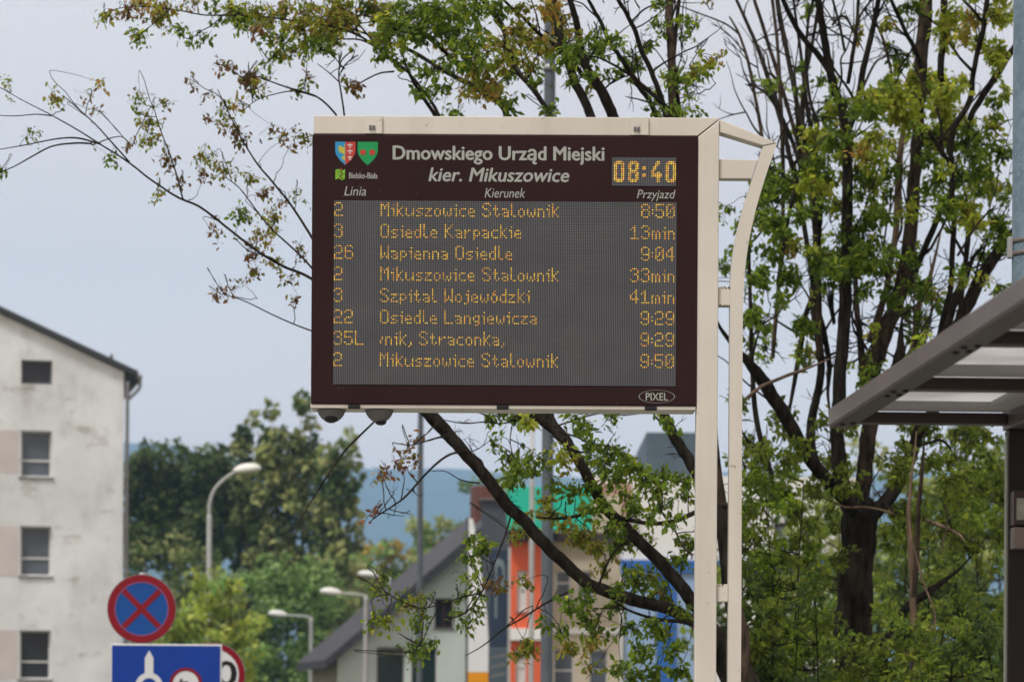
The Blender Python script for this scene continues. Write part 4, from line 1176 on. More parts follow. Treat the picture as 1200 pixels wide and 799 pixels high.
class Tree:
    def __init__(s, name, label, cat, base_px, D, seed, bark, group=None):
        s.rng = np.random.default_rng(seed); s.D = D
        b = P(base_px, HZ, D)
        s.t = empty(name, (b.x, D, 0)); tag(s.t, label, cat, group)
        s.o = np.array((b.x, D, 0.0))
        s.tr = {}; s.tw = Tubes(); s.lv = Leaves(); s.att, s.att_px = [], []
        s.bark = bark
    def limb(s, spec, dD=(0, 0), bark=None, sides=9, per=6, wob=1.0, keep=False):
        q = pts_of(spec); n = len(q)
        D = np.linspace(s.D + dD[0], s.D + dD[1], n)
        c = catmull([(*P(x, y, d), w / 2 * d / F) for (x, y, w), d in zip(q, D)], per)
        p, r = c[:, :3], np.maximum(c[:, 3], 0.0012)
        x1, y1, w1 = q[-1]
        if 0 < x1 < 1178 and 0 < y1 < 790 and w1 > 2.2 and not keep:          # a free end runs out thin
            m = max(3, int(len(p) * 0.45)); r = r.copy(); r[-m:] *= np.linspace(1, 1.3 / w1, m)
        k = s.rng.normal(0, 1, p.shape) * r[:, None] * 0.09 * wob
        k[1:-1] = (k[:-2] + k[1:-1] + k[2:]) / 2
        p = p + k
        if bark and bark != s.bark:
            one = Tubes(); one.add(p - s.o, r, sides if r.max() > 0.012 else 5, 0.035, s.rng); one.build('branch', M[bark], s.t)
        else:
            s.tr.setdefault(s.bark, Tubes()).add(p - s.o, r, sides if r.max() > 0.012 else 5, 0.035, s.rng)
        px = catmull([(x, y) for x, y, _ in q], per)
        for a, b, rr_ in zip(p, px, r):
            s.att.append((*a, rr_)); s.att_px.append(b)
        return p, r
    def grow(s, n, box_, L=(70, 190), w=(2.6, 4.6), up=1.1):
        """fine secondary boughs that leave the limbs and climb"""
        A_ = np.array(s.att); X_ = np.array(s.att_px)
        ok = np.where((X_[:, 0] > box_[0]) & (X_[:, 0] < box_[2]) & (X_[:, 1] > box_[1]) & (X_[:, 1] < box_[3]))[0]
        for _ in range(n):
            i = s.rng.choice(ok); p = A_[i, :3].copy(); sc = p[1] / F
            d = s.rng.normal(0, 1, 3) * np.array([0.75, 0.5, 0.35]) + np.array([0, 0, up]); d /= np.linalg.norm(d)
            m = 9; L_ = s.rng.uniform(*L) * sc; q = [p]
            for j in range(m):
                d = d + s.rng.normal(0, 0.17, 3) + np.array([0, 0, 0.05]); d /= np.linalg.norm(d); q.append(q[-1] + d * L_ / m)
            q = catmull(q, 3); w0 = min(s.rng.uniform(*w) * sc / 2, A_[i, 3] * 0.8)
            r = np.linspace(w0, 0.0016, len(q))
            s.tr.setdefault(s.bark, Tubes()).add(q - s.o, r, 5)
            for a, rr_ in zip(q, r):
                s.att.append((*a, rr_)); s.att_px.append((600 + a[0] / a[1] * F, HZ - (a[2] - CAMZ) / a[1] * F))
    def bare(s, n, box_, L=(25, 70), up=0.7, w=2.2, forks=2):
        """thin bare twigs growing off the limbs inside a photo region"""
        A = np.array(s.att); X = np.array(s.att_px)
        ok = np.where((X[:, 0] > box_[0]) & (X[:, 0] < box_[2]) & (X[:, 1] > box_[1]) & (X[:, 1] < box_[3]))[0]
        if not len(ok): return
        for _ in range(n):
            i = s.rng.choice(ok); p = A[i, :3].copy(); sc = p[1] / F
            d = s.rng.normal(0, 1, 3) * np.array([1, 0.5, 0.5]) + np.array([0, 0, up]); d /= np.linalg.norm(d)
            s._twig(p, d, s.rng.uniform(*L) * sc, w * sc / 2, forks)
    def _twig(s, p, d, L, r, forks):
        n = 6; q = [p]; dd = d.copy()
        for j in range(n):
            dd = dd + s.rng.normal(0, 0.16, 3); dd /= np.linalg.norm(dd)
            q.append(q[-1] + dd * L / n)
        q = np.array(q)
        s.tw.add(q - s.o, np.linspace(r, r * 0.4, n + 1), 4)
        if forks > 0:
            for _ in range(s.rng.integers(1, 3)):
                i = s.rng.integers(2, n); nd = dd + s.rng.normal(0, 0.55, 3); nd /= np.linalg.norm(nd)
                s._twig(q[i], nd, L * s.rng.uniform(0.4, 0.7), r * 0.65, forks - 1)
    def cluster(s, x, y, rx, ry, dens=1.0, pal='g', spread=0.9, size=0.037, join=True, D=None, tw=0.7, mul=1.0):
        rng = s.rng
        D = D if D is not None else s.D + np.clip(rng.normal(0, spread), -1.6 * spread, 1.6 * spread)
        sc = D / F
        hub = np.array(P(x, y, D))
        if join and s.att:
            A = np.array(s.att); X = np.array(s.att_px)
            dpx = np.hypot(X[:, 0] - x, (X[:, 1] - y) * 0.9 - 6 + rng.normal(0, 4, len(X))) + A[:, 3] * 120
            i = int(np.argmin(dpx)); a = A[i, :3]
            mid = (a + hub) / 2 + rng.normal(0, 0.09, 3) * np.array([1, .6, 1]) * np.linalg.norm(hub - a) + np.array([0, 0, 0.04])
            q = catmull([a, mid, hub], 5)
            q[1:-1] += rng.normal(0, 0.003, (len(q) - 2, 3))
            s.tw.add(q - s.o, np.linspace(0.0046 if np.linalg.norm(hub - a) > 0.25 else 0.003, 0.0016, len(q)) * tw ** 0.7, 5)
        ns = max(3, int(rx * ry * dens * mul / 11 + 0.5))
        rz = 0.5 * (rx + ry) * sc
        for _ in range(ns):
            o = np.clip(rng.normal(0, 0.68, 3), -1.5, 1.5)
            c = hub + o * np.array([rx * sc, rz, ry * sc])
            d = o * np.array([1, 1, 0.6]) + rng.normal(0, 0.5, 3) + np.array([0, 0, -0.15]); d /= np.linalg.norm(d)
            L = rng.uniform(0.05, 0.11)
            st = c - d * L
            s.tw.add(np.array([hub, (hub + st) / 2 + rng.normal(0, 0.008, 3), st, c]) - s.o, np.array([0.0022, 0.0018, 0.0014, 0.001]) * tw, 3)
            m = rng.integers(5, 9)
            f = rng.uniform(0, 1, m)[:, None]
            pos = st * (1 - f) + c * f + rng.normal(0, 0.012, (m, 3))
            ax = d[None] * 0.6 + rng.normal(0, 0.6, (m, 3)) + np.array([0, 0, -0.55])
            s.lv.add(pos - s.o, colours(pal, m, rng), size * rng.uniform(0.5, 1.4, m), ax)
    def clusters(s, spec, **kw):
        for w in spec.split():
            a = w.split(','); x, y = float(a[0]), float(a[1])
            rx = float(a[2]) if len(a) > 2 and a[2] else 12.0
            ry = float(a[3]) if len(a) > 3 and a[3] else rx * 0.8
            pal = a[4] if len(a) > 4 and a[4] else 'g'
            de = float(a[5]) if len(a) > 5 else 1.0
            s.cluster(x, y, rx, ry, de, pal, **kw)
    def done(s, leafm=None):
        for i, (b, tb) in enumerate(s.tr.items()): tb.build('trunk' if b == s.bark else 'branch', M[b], s.t)
        if s.tw.v: s.tw.build('twigs', M['bark_dark'], s.t)
        if s.lv.p: s.lv.build('crown', leafm or M['leaf'], s.t, s.rng)

# the tree behind the board ------------------------------------------
A = Tree('deciduous_tree', 'dark limbed tree behind the departure board with a long thin bough against the sky', 'tree', 890, 15.0, 21, 'bark_dark')
A.limb('892,1206,64 890,1000,56 884,880,50 868,800,44 836,742,26', keep=True)
A.limb('836,742,17.5 790,716,14.8 740,702,14.8 690,684,14.8 650,648,14.8 605,602,14.8 575,566,14.8 540,525,14.8 512,494,16.8 490,470,14.8 468,440,10.8 430,395,7.4 390,348,4.7 362,325,3.5 330,311,3.2 300,293,2.9 265,266,2.8 235,243,2.7 210,232,2.6 180,213,2.3 150,190,2.1 122,172,1.9 95,155,1.7 60,135,1.4 25,117,1.0 0,103,0.9 -30,92,0.7', (0, -0.7), per=8)
A.limb('868,800,22.2 845,755,19.2 812,705,16.3 770,655,14.8 728,612,13.3 706,590,12.6 690,562,12.6 668,524,13.3 646,498,14.8 622,482,14.1 598,455,12.6 575,410,9.6 555,340,8.1 535,240,5.9 519,150,4.4 500,112,3.7 478,85,3.0 455,66,2.5 425,48,2.1 395,46,1.5', (0, 0.3), per=8)
A.limb('660,518,12 650,500,11 640,470,11 628,380,10 612,260,9 600,170,8.5 592,130,8 570,110,7 545,96,6 518,82,5 486,62,4.4 455,50,3.6 424,38,2.6 400,30,1.8', (0.1, 0.4), per=7)
A.limb('870,790,22.1 858,700,18.7 846,620,17.0 820,560,15.3 803,532,13.6 788,508,12.8 776,482,12.8 755,420,11.9 735,330,11.0 716,230,11.0 700,160,11.0 686,120,10.6 672,92,10.2 662,60,9.3 655,30,8.5 648,0,7.6 640,-60,6.0 632,-140,4.2', (0.2, 0.6), per=7)
A.limb('735,330,11 732,240,12 728,170,13 716,130,13 700,100,12 690,84,10 682,62,9 676,30,8 668,0,7 655,-50,5', (0.5, 0.2), per=6)
A.limb('640,470,7 652,360,7 660,250,7 648,150,6 634,118,6 616,95,6 606,82,6 598,60,6 590,35,6.5 578,15,7 566,0,7 552,-35,5', (0.1, 0.7), per=6)
A.limb('850,640,16 836,520,14 818,400,13 806,280,12 798,190,10.5 790,140,10 787,100,9.5 787,60,9.5 785,30,10 784,0,10 782,-70,8 775,-150,5', (0.4, 1.0), 'bark_brown', per=6)
A.limb('806,280,9 806,200,8 797,140,7.5 793,110,7 789,70,6 793,30,5 796,0,4.6 803,-60,3', (0.7, 0.9), per=5)
A.limb('788,170,7 776,118,6.6 764,86,6.2 752,60,6 744,36,5.6 733,14,5 722,-4,4.6 700,-50,3', (0.3, 0.2), per=5)
A.limb('798,160,6 786,132,6 768,114,5.4 748,96,5 738,84,5 726,66,5.2 714,48,5 704,26,4.6 694,8,4.2 684,-10,3.6', (0.2, 0.0), per=5)
A.limb('775,150,6 763,122,6 750,104,5.6 738,88,5', (0.2, 0.1), per=5)
A.limb('738,88,3.6 722,78,3 702,68,2.2 690,66,1.4', (0.1, -0.1), per=4)
A.limb('684,90,6 668,70,5 648,52,4.6 630,38,4.2 612,20,3.8 596,6,3.4 580,-10,3', (0.0, -0.3), per=5)
A.limb('519,150,5 508,132,5 495,112,4.6 486,98,4.2 478,82,3.6 470,60,2.8', (-0.2, -0.4), per=5)
A.limb('595,128,5 578,108,5.5 556,90,5 534,72,4.4 508,50,3.8 484,34,3.2 466,20,2.4', (0.3, -0.1), per=5)
# the bough from the middle and its forks
A.limb('868,595,8 840,592,7 815,600,6 795,609,5.5 770,613,5.2 748,611,5.2 725,606,5.2 705,599,5 690,600,4.8 668,606,4 648,607,3 628,606,2', (0.3, -0.3), per=5)
A.limb('118,169,2.4 92,162,2.2 66,163,1.8 30,170,1.4 -5,176,1', (-0.65, -0.75), per=5)
A.limb('108,168,2.4 85,168,2.2 60,172,2 35,185,1.8 15,196,1.4 -8,205,1', (-0.65, -0.8), per=5)
A.limb('60,136,1.6 42,134,1.4 18,136,1.2 -8,135,1', (-0.7, -0.8), per=4)
A.limb('152,190,2.2 130,166,1.9 112,146,1.7 92,128,1.4 74,112,1.1', (-0.68, -0.8), per=5)
A.limb('215,235,2.2 207,205,1.9 198,178,1.6 188,152,1.4 180,126,1.1', (-0.68, -0.6), per=5)
A.limb('108,170,1.6 140,160,1.2 155,172,1', (-0.7, -0.8), per=4)
A.limb('400,350,4 372,290,3.4 345,246,3 320,214,2.6 300,190,2.2 282,160,1.8 266,128,1.5 255,105,1.1', (-0.5, -0.4), per=6)
A.limb('395,352,3 364,312,2.6 342,290,2.2 318,268,2 300,246,1.8 282,222,1.5 265,208,1.2', (-0.5, -0.6), per=5)
A.limb('420,392,2.6 380,391,2.2 350,382,1.8 318,368,1.6 285,352,1.4 258,344,1.1', (-0.5, -0.7), per=5)
A.limb('330,312,1.8 318,302,1.5 292,294,1.4 276,280,1', (-0.6, -0.7), per=4)
A.limb('410,170,3 398,142,2.6 388,128,2.5 372,114,2.3 352,107,2.1 335,102,2 318,96,1.7 305,92,1.2', (-0.4, -0.5), per=5)
A.limb('372,114,1.7 345,107,1.6 320,111,1.3 300,118,1.1 285,130,.9', (-0.5, -0.5), per=4)
A.limb('405,175,2.6 404,140,2.4 400,110,2.2 397,90,2 400,72,1.8 414,58,1.6', (-0.4, -0.2), per=5)
A.limb('462,84,2.4 445,86,2 428,94,1.8 412,104,1.5', (-0.3, -0.3), per=4)
A.limb('397,96,1.6 384,84,1.3 372,75,1', (-0.4, -0.4), per=4)
A.limb('497,482,3.4 476,477,3 458,480,2.8 442,491,2.6 426,506,2.6 408,524,2.6 392,544,2.4 378,566,2 364,588,1.6 352,608,1.1', (-0.5, -0.7), per=5)
A.limb('548,530,3.2 530,531,3 514,541,3 498,556,2.8 484,572,2.8 472,584,2.6 458,594,2.2 444,603,1.6 432,612,1', (-0.4, -0.6), per=5)
A.limb('566,556,3.4 566,545,3 562,538,2.8 552,532,2.6 543,530,2.6', (-0.4, -0.4), per=4)
A.limb('528,508,2.6 508,514,2.2 492,519,1.8 480,522,1.4', (-0.4, -0.5), per=4)
A.limb('562,566,2 540,562,1.6 522,552,1.2 505,552,1', (-0.4, -0.5), per=4)
A.limb('672,690,3 640,706,2.4 612,724,2.2 588,738,2 566,756,1.6 545,768,1', (-0.3, -0.6), per=5)
A.limb('600,600,2.6 590,632,2.2 578,662,2 566,690,1.8 548,716,1.5 526,726,1.2', (-0.3, -0.7), per=5)
A.limb('560,695,2 540,700,1.8 516,708,1.6 492,712,1.4 470,704,1.2 452,694,1', (-0.5, -0.8), per=5)
A.limb('516,708,1.6 505,728,1.4 494,752,1.2 482,768,1', (-0.6, -0.8), per=4)
A.limb('652,510,3 668,524,2.8 684,530,2.6 700,524,2', (-0.2, -0.5), per=4)
A.limb('655,506,2.6 676,512,2.3 696,523,2 716,534,1.6', (-0.2, -0.5), per=4)
A.limb('612,488,2.4 590,496,2 570,494,1.8 545,496,1.6 520,492,1.2', (-0.3, -0.5), per=4)
A.limb('600,498,1.6 598,520,1.4 606,545,1.2 624,560,1', (-0.3, -0.5), per=4)
A.limb('650,500,2.4 680,490,2.2 706,484,2 735,486,1.6 762,482,1.2', (-0.2, 0.2), per=4)
A.limb('800,520,4 786,502,3.4 772,492,3 762,480,3', (0.1, 0.1), per=4)
A.limb('776,600,3 790,620,2.4 800,640,2 812,652,1.4', (0.1, -0.2), per=4)
A.limb('830,735,6 800,728,5 770,725,4 740,716,3 720,704,2', (-0.1, -0.5), per=5)
A.limb('700,690,3.4 712,660,3 726,640,2.6 750,628,2', (-0.1, -0.4), per=4)
A.limb('868,810,12 874,760,12 866,712,10 852,672,8', (-0.4, -0.4), 'bark_brown', per=4)
A.limb('455,66,3 424,44,2.8 392,32,2.6 352,26,2.3 310,20,2.1 270,18,1.9 240,18,1.7 207,12,1.5 170,8,1.3 140,10,1.1 122,16,.9', (0.2, -0.4), per=5)
A.limb('352,26,1.8 342,42,1.6 330,56,1.3 316,72,1', (0.0, -0.1), per=4)
A.limb('262,18,1.5 248,30,1.4 234,38,1.2 222,46,1.1 210,40,1', (-0.2, -0.3), per=4)
A.limb('200,11,1.4 188,22,1.2 172,34,1.1 160,42,.9', (-0.3, -0.4), per=4)
A.limb('478,85,3 450,64,2.6 430,40,2.3 412,20,2 392,4,1.7 370,-14,1.4', (0.2, 0.4), per=5)
A.limb('392,32,2 384,44,1.7 374,54,1.4 360,58,1', (0.1, 0.0), per=4)
A.limb('318,96,1.4 302,90,1.3 285,91,1.2 268,80,1 250,74,.9', (-0.5, -0.6), per=4)
A.limb('270,130,1.4 256,112,1.2 240,104,1 226,94,.9', (-0.4, -0.5), per=4)
A.grow(22, (600, 20, 860, 160), (40, 120), (1.8, 3.2))
A.grow(14, (380, 30, 620, 130), (30, 90), (1.5, 2.6), 0.8)
A.bare(46, (380, -60, 860, 140), (18, 60), 0.8, 2.0, 2)
A.bare(16, (440, 470, 620, 640), (15, 45), 0.1, 1.5, 2)
A.bare(26, (600, 470, 860, 740), (15, 45), 0.2, 1.6, 2)
# leaves: first the thin far left bough
A.clusters('10,95,8,6,m 65,115,10,9,m 107,112,6,6,b 120,97,6,4,o 37,155,9,6,g 130,186,9,6,g 110,130,5,4,b 185,230,9,6,m 175,145,12,12,m 172,165,12,10,m 210,215,7,8,b 197,190,8,12,b 188,122,8,6,m 160,122,10,8,g 5,202,5,5,g 152,170,6,4,b 163,108,5,4,b', spread=0.25, size=0.028, tw=0.4)
A.clusters('245,185,14,10,m 262,198,14,9,m 285,255,13,10,g 320,260,15,12,m 310,277,12,10,o 325,310,9,7,m 250,272,8,7,b 298,303,10,7,b 355,162,9,10,m 295,210,9,7,m 252,345,6,5,b 262,344,5,4,b 236,203,8,8,b 330,235,7,6,b 345,225,6,5,g 285,170,8,8,b 275,150,9,10,b 262,136,9,11,m 280,122,8,8,o 245,140,5,4,b 228,98,7,7,b 240,112,6,6,b 258,76,8,6,b 272,78,5,4,b 318,147,6,6,b 335,160,7,6,b 340,170,5,5,b 350,108,4,4,g 362,92,6,4,b 357,100,5,5,g 300,318,8,7,b 283,330,6,5,b 340,330,8,5,b 352,300,8,7,b 345,350,6,4,b 270,340,5,4,b 290,285,7,6,b 310,225,8,8,b', spread=0.25, size=0.028, tw=0.4)
A.clusters('122,17,12,7,m 150,12,12,9,b 165,6,14,9,o 182,14,10,8,b 155,36,7,5,m 162,44,9,7,g 190,20,13,10,m 196,12,10,8,b 212,36,8,7,g 222,50,6,6,g 242,45,7,6,g 230,4,8,6,b 215,6,6,5,m 250,10,8,6,g 278,18,22,14,g 288,30,14,10,g 270,10,14,10,m 300,16,16,12,m 318,26,16,10,m 305,34,9,6,b 335,12,16,12,m 330,48,16,10,g 345,60,16,9,m 322,66,12,8,g 312,75,8,6,g 355,36,20,14,m 368,52,14,10,g 380,40,18,12,g 360,12,22,12,m 388,20,22,18,m 298,90,16,7,b 285,96,10,7,b 292,100,8,5,g 300,104,6,4,g 312,98,7,5,o', spread=0.35, size=0.033, tw=0.5)
# crown above the board
A.clusters('402,14,20,14,m 385,30,22,14,m 410,26,16,12,m 392,48,12,10,m 378,56,9,8,g 418,104,9,7,b 412,98,7,5,b 448,62,12,10,g 445,44,16,10,m 465,34,20,14,g 452,14,22,14,m 478,16,20,16,g 500,20,24,18,g 492,42,20,12,g 520,26,24,16,g 512,12,18,12,g 530,44,18,14,g 548,52,18,14,g 552,68,18,12,g 562,84,20,14,m 556,96,18,10,m 548,106,18,7,o 566,112,18,7,o 578,108,12,7,o 540,20,16,12,g 558,12,16,10,g 580,8,12,10,g 575,52,12,10,m 592,52,16,12,m 588,70,14,10,m 606,34,12,9,m 620,46,14,9,o 632,56,12,9,m 604,72,13,9,m 598,88,12,8,g 512,80,11,8,g 498,86,10,7,g 488,74,9,6,g 505,108,14,6,g 492,110,9,5,g 518,106,9,5,g 534,133,10,5,g 594,126,11,8,g 626,86,12,8,g 618,78,9,7,m 530,76,9,7,g 470,66,8,6,g 455,24,12,9,y 468,50,9,6,y 560,34,9,8,g 525,58,9,7,m 430,8,14,9,g 610,10,14,8,m', spread=0.7)
A.clusters('645,8,13,10,o 652,24,12,10,m 660,34,10,8,o 624,46,13,10,m 640,56,12,8,m 668,58,16,10,g 680,68,16,10,g 664,74,12,8,g 700,44,14,9,g 716,50,14,8,g 704,58,12,8,g 744,72,14,8,g 738,82,14,8,g 756,54,9,6,g 774,5,9,7,g 771,26,10,9,g 805,28,9,9,g 800,40,8,6,g 785,90,14,9,y 796,98,12,8,g 814,84,14,7,m 834,74,13,8,y 824,82,10,7,g 806,108,8,7,g 803,130,14,8,g 790,128,9,7,g 772,132,12,6,g 766,112,9,8,g 692,104,9,7,m 688,88,8,6,g 645,128,10,7,g 630,98,8,6,g 655,50,10,8,m 673,44,10,8,m 730,60,8,6,g 840,66,7,5,o 668,98,7,6,g 712,84,7,5,g', spread=0.6)
# below the board
A.clusters('584,488,12,7,g 602,488,14,8,g 618,494,12,8,y 580,520,8,6,g 608,552,13,10,g 596,540,10,8,g 620,536,8,6,g 628,548,9,7,g 600,562,9,8,g 638,540,8,6,g 657,532,12,7,y 663,540,9,7,m 672,487,10,9,g 684,504,10,9,g 696,520,12,9,g 714,530,14,9,g 716,484,10,6,g 708,548,14,10,g 724,560,16,11,g 744,548,16,10,g 756,560,13,9,g 776,556,12,8,g 692,570,16,8,g 668,574,12,7,g 652,566,9,7,g 706,592,14,8,g 688,598,12,8,g 746,594,12,8,g 738,582,12,8,g 770,574,12,9,g 798,565,11,9,g 776,592,13,9,g 646,602,14,7,m 614,610,14,7,m 606,622,9,6,m 682,628,20,11,m 696,640,12,8,m 720,618,13,9,g 752,632,12,8,g 800,636,10,7,g 565,640,12,11,g 556,652,9,8,g 786,498,7,6,g 732,536,10,8,g 690,540,8,8,g 640,584,8,6,m 760,606,9,7,g 790,612,9,7,g 660,618,9,7,m', spread=0.5, mul=1.25)
A.clusters('604,553,8,6,g 550,634,8,6,g 612,680,8,6,m 577,684,16,5,b 618,757,13,8,m 606,768,9,6,m 656,740,10,7,g 640,730,7,5,g 688,724,13,9,g 700,742,12,8,g 692,758,10,8,m 698,780,9,6,m 668,758,10,8,m 664,706,10,9,g 734,628,14,9,g 722,640,11,8,g 780,690,11,9,g 748,682,15,10,g 762,676,10,8,y 722,712,10,8,g 768,704,11,8,m 764,734,13,9,g 750,766,14,10,g 776,742,11,8,g 796,786,12,8,g 746,790,16,8,g 808,644,9,8,g 798,662,9,8,g 798,580,9,7,g 738,736,11,8,g 790,762,11,9,g 726,784,11,8,g 770,786,12,8,g 708,664,10,8,m 726,690,9,7,g 800,716,8,7,g 780,660,10,8,g 740,664,9,7,g 690,700,9,7,g', spread=0.5, mul=1.25)
A.clusters('450,676,9,6,g 446,692,10,7,g 452,728,16,8,y 440,722,9,6,g 470,702,9,7,g 482,712,12,8,m 494,722,10,8,g 488,738,10,8,g 496,756,13,7,g 508,750,9,7,g 482,770,10,6,g 500,700,8,6,g 486,762,9,6,g 548,678,8,6,g 538,704,10,6,g 532,714,7,6,g 548,736,9,6,g 562,718,9,7,g 560,692,9,7,g 556,676,6,7,g 550,725,6,5,g 456,556,5,5,r 446,556,4,4,o 463,542,8,6,r 470,536,5,5,b 478,526,7,6,b 486,520,5,4,b 437,598,5,4,r 486,544,4,4,b', spread=0.2, size=0.030)
# crown above the picture, so that light falls through it as it should
for _ in range(70):
    A.cluster(A.rng.uniform(330, 860), A.rng.uniform(-260, -10), 22, 16, 0.7, A.rng.choice(['g', 'm']), 1.2)
A.done()

# the big tree by the shelter ----------------------------------------
B = Tree('deciduous_tree', 'stout dark tree beside the bus shelter, its trunk dividing into several steep limbs', 'tree', 998, 18.0, 33, 'bark_dark')
B.limb('998,1142,70 998,900,60 1000,790,50 1001,740,46 1003,690,42 1006,640,41 1008,606,42 1009,588,30', (0, 0), sides=14, per=5, keep=True)
B.limb('1004,625,21.8 990,580,19.3 983,540,17.6 981,500,16.8 984,450,16.0 989,400,15.1 991,350,15.1 992,300,14.3 993,250,13.4 993,210,12.6 993,175,11.8 990,150,11.8 986,125,10.5 978,105,10.1 972,82,9.7 968,55,9.2 963,25,8.8 958,-5,8.4 945,-90,6.6', (0, -0.3), per=6)
B.limb('976,92,6.7 960,66,7.1 945,50,6.4 930,26,6.3 918,0,5.7 904,-40,4.3', (-0.2, -0.5), per=5)
B.limb('992,165,8.4 1000,138,7.6 1007,112,7.9 1011,85,7.6 1018,55,7.1 1024,28,6.7 1029,0,6.2 1040,-60,4.8', (-0.3, -0.1), per=5)
B.limb('1008,615,21.8 1012,560,19.3 1018,510,19.3 1020,470,20.2 1024,430,21.0 1034,400,20.2 1044,370,18.5 1056,335,16.8 1064,300,16.8 1069,250,16.0 1073,200,15.1 1076,150,14.3 1078,100,15.1 1081,60,16.0 1084,20,16.8 1087,-30,14.3 1096,-140,8.4', (0.1, 0.5), 'bark_brown', per=6)
B.limb('1024,440,11.8 1040,450,16.8 1052,430,16.8 1055,400,11.8 1058,360,6.7', (0.0, 0.1), per=5)
B.limb('1016,470,10.1 1012,440,10.1 1008,400,8.4 1003,350,6.7 1004,300,6.6 1010,250,5.7', (0.2, 0.5), 'bark_brown', per=5)
B.limb('1018,606,18.5 1040,585,16.8 1056,560,16.0 1068,532,15.1 1078,505,14.3 1094,480,15.1 1106,440,16.0 1116,405,16.8 1126,375,16.8 1138,348,16.0 1152,322,15.1 1168,298,14.3 1190,270,12.6 1230,220,8.4', (0, 0.4), per=6)
B.limb('1108,425,12.6 1104,400,13.4 1110,378,12.6 1120,350,11.8 1132,325,10.1 1142,300,8.4 1160,284,6.7', (0.2, 0.6), per=5)
B.limb('1060,345,7.6 1074,314,7.9 1088,282,7.6 1100,252,7.2 1114,225,6.3 1130,200,4.8', (0.3, 0.7), per=5)
B.limb('1095,440,7.6 1100,400,7.2 1106,370,7.1 1114,340,6.9 1116,300,6.7 1118,262,6.7 1116,220,6.4 1114,180,6.7 1118,150,7.2 1136,120,7.1 1140,90,6.4 1146,60,6.2 1153,28,6.6 1158,-5,6.2', (0.1, -0.3), per=6)
B.limb('1126,360,6.6 1130,320,6.2 1134,285,6.6 1134,250,5.7 1132,225,4.8', (0.2, 0.2), per=5)
B.limb('1136,140,6.7 1146,122,7.9 1160,100,8.1 1174,78,8.1 1190,55,7.6 1215,20,6.6', (0.1, 0.2), per=5)
B.limb('1104,150,5.7 1103,110,6.7 1103,75,8.4 1105,40,8.4 1107,0,8.4 1110,-60,6.6', (0.3, 0.4), per=5)
B.limb('1080,80,5.7 1072,58,5.7 1062,40,5.1 1053,20,4.8 1044,0,4.4 1030,-30,3.3', (-0.2, -0.4), per=5)
B.limb('1082,150,4.8 1092,160,4.8 1102,176,5.2 1112,192,5.7 1117,214,4.8', (-0.4, -0.3), per=5)
B.limb('1020,400,10.1 1038,345,8.0 1043,310,7.6 1050,270,7.6 1052,230,8.4 1054,190,9.2 1058,150,6.7 1062,110,5.7 1072,70,4.8', (0.6, 0.9), 'bark_pale', per=6)
B.limb('1046,430,6.7 1066,415,6.7 1072,395,7.6 1076,360,7.6 1088,330,6.7 1096,300,6.6 1105,260,5.7', (0.8, 1.1), 'bark_pale', per=5)
B.limb('1050,470,6.7 1064,440,6.7 1074,420,6.6 1084,395,5.7 1092,360,4.8 1090,300,3.8', (0.9, 1.2), 'bark_brown', per=5)
B.limb('1004,600,16.1 985,580,16.1 960,552,16.1 938,520,16.1 915,480,16.1 898,452,16.1 880,428,14.8 862,408,12.1 842,380,9.4 830,340,6.7', (-0.1, -0.9), per=6)
B.limb('960,560,13.4 950,520,11.8 956,470,10.1 962,430,9.2 956,380,9.2 954,340,10.1 957,300,10.1 959,260,9.2 961,225,8.4 955,180,6.6 945,120,4.8 938,60,3.8 930,0,2.8', (0.5, 0.8), per=6)
B.limb('954,345,6.7 944,370,6.4 940,395,6.6 934,430,6.3 925,480,5.7 915,520,4.8', (0.7, 0.6), per=5)
B.limb('954,350,6.6 962,375,6.7 968,400,6.7 972,430,6.7 970,460,6.7 975,500,7.6', (0.7, 0.7), per=5)
B.limb('982,300,3.8 975,350,4.2 978,380,3.8 968,340,2.8 962,320,2.5', (0.6, 0.6), per=4)
B.limb('905,560,6.6 888,500,6.6 882,440,5.7 880,380,4.8 878,300,4.2 882,240,3.6 888,190,2.8', (-0.4, -0.6), per=5)
B.limb('864,476,3.8 890,455,4.2 920,441,4.4 950,430,4.0 985,415,3.8', (-0.8, -0.9), 'bark_pale', per=5)
B.limb('1042,362,2.8 1058,372,3.2 1072,380,2.8 1096,384,2.5', (-0.6, -0.8), per=4)
B.limb('1130,560,3.2 1108,518,3.4 1085,520,3.2 1068,528,2.8', (0.6, 0.3), per=4)
B.limb('975,587,3.2 990,594,3.2 1010,594,3.0 1032,597,2.8 1048,602,1.9', (-0.5, -0.5), 'bark_pale', per=4)
B.limb('1006,742,16.8 1022,768,11.8 1040,744,9.2 1062,712,10.1 1090,692,10.1 1118,672,8.4 1140,650,6.7', (0.3, 0.8), per=5)
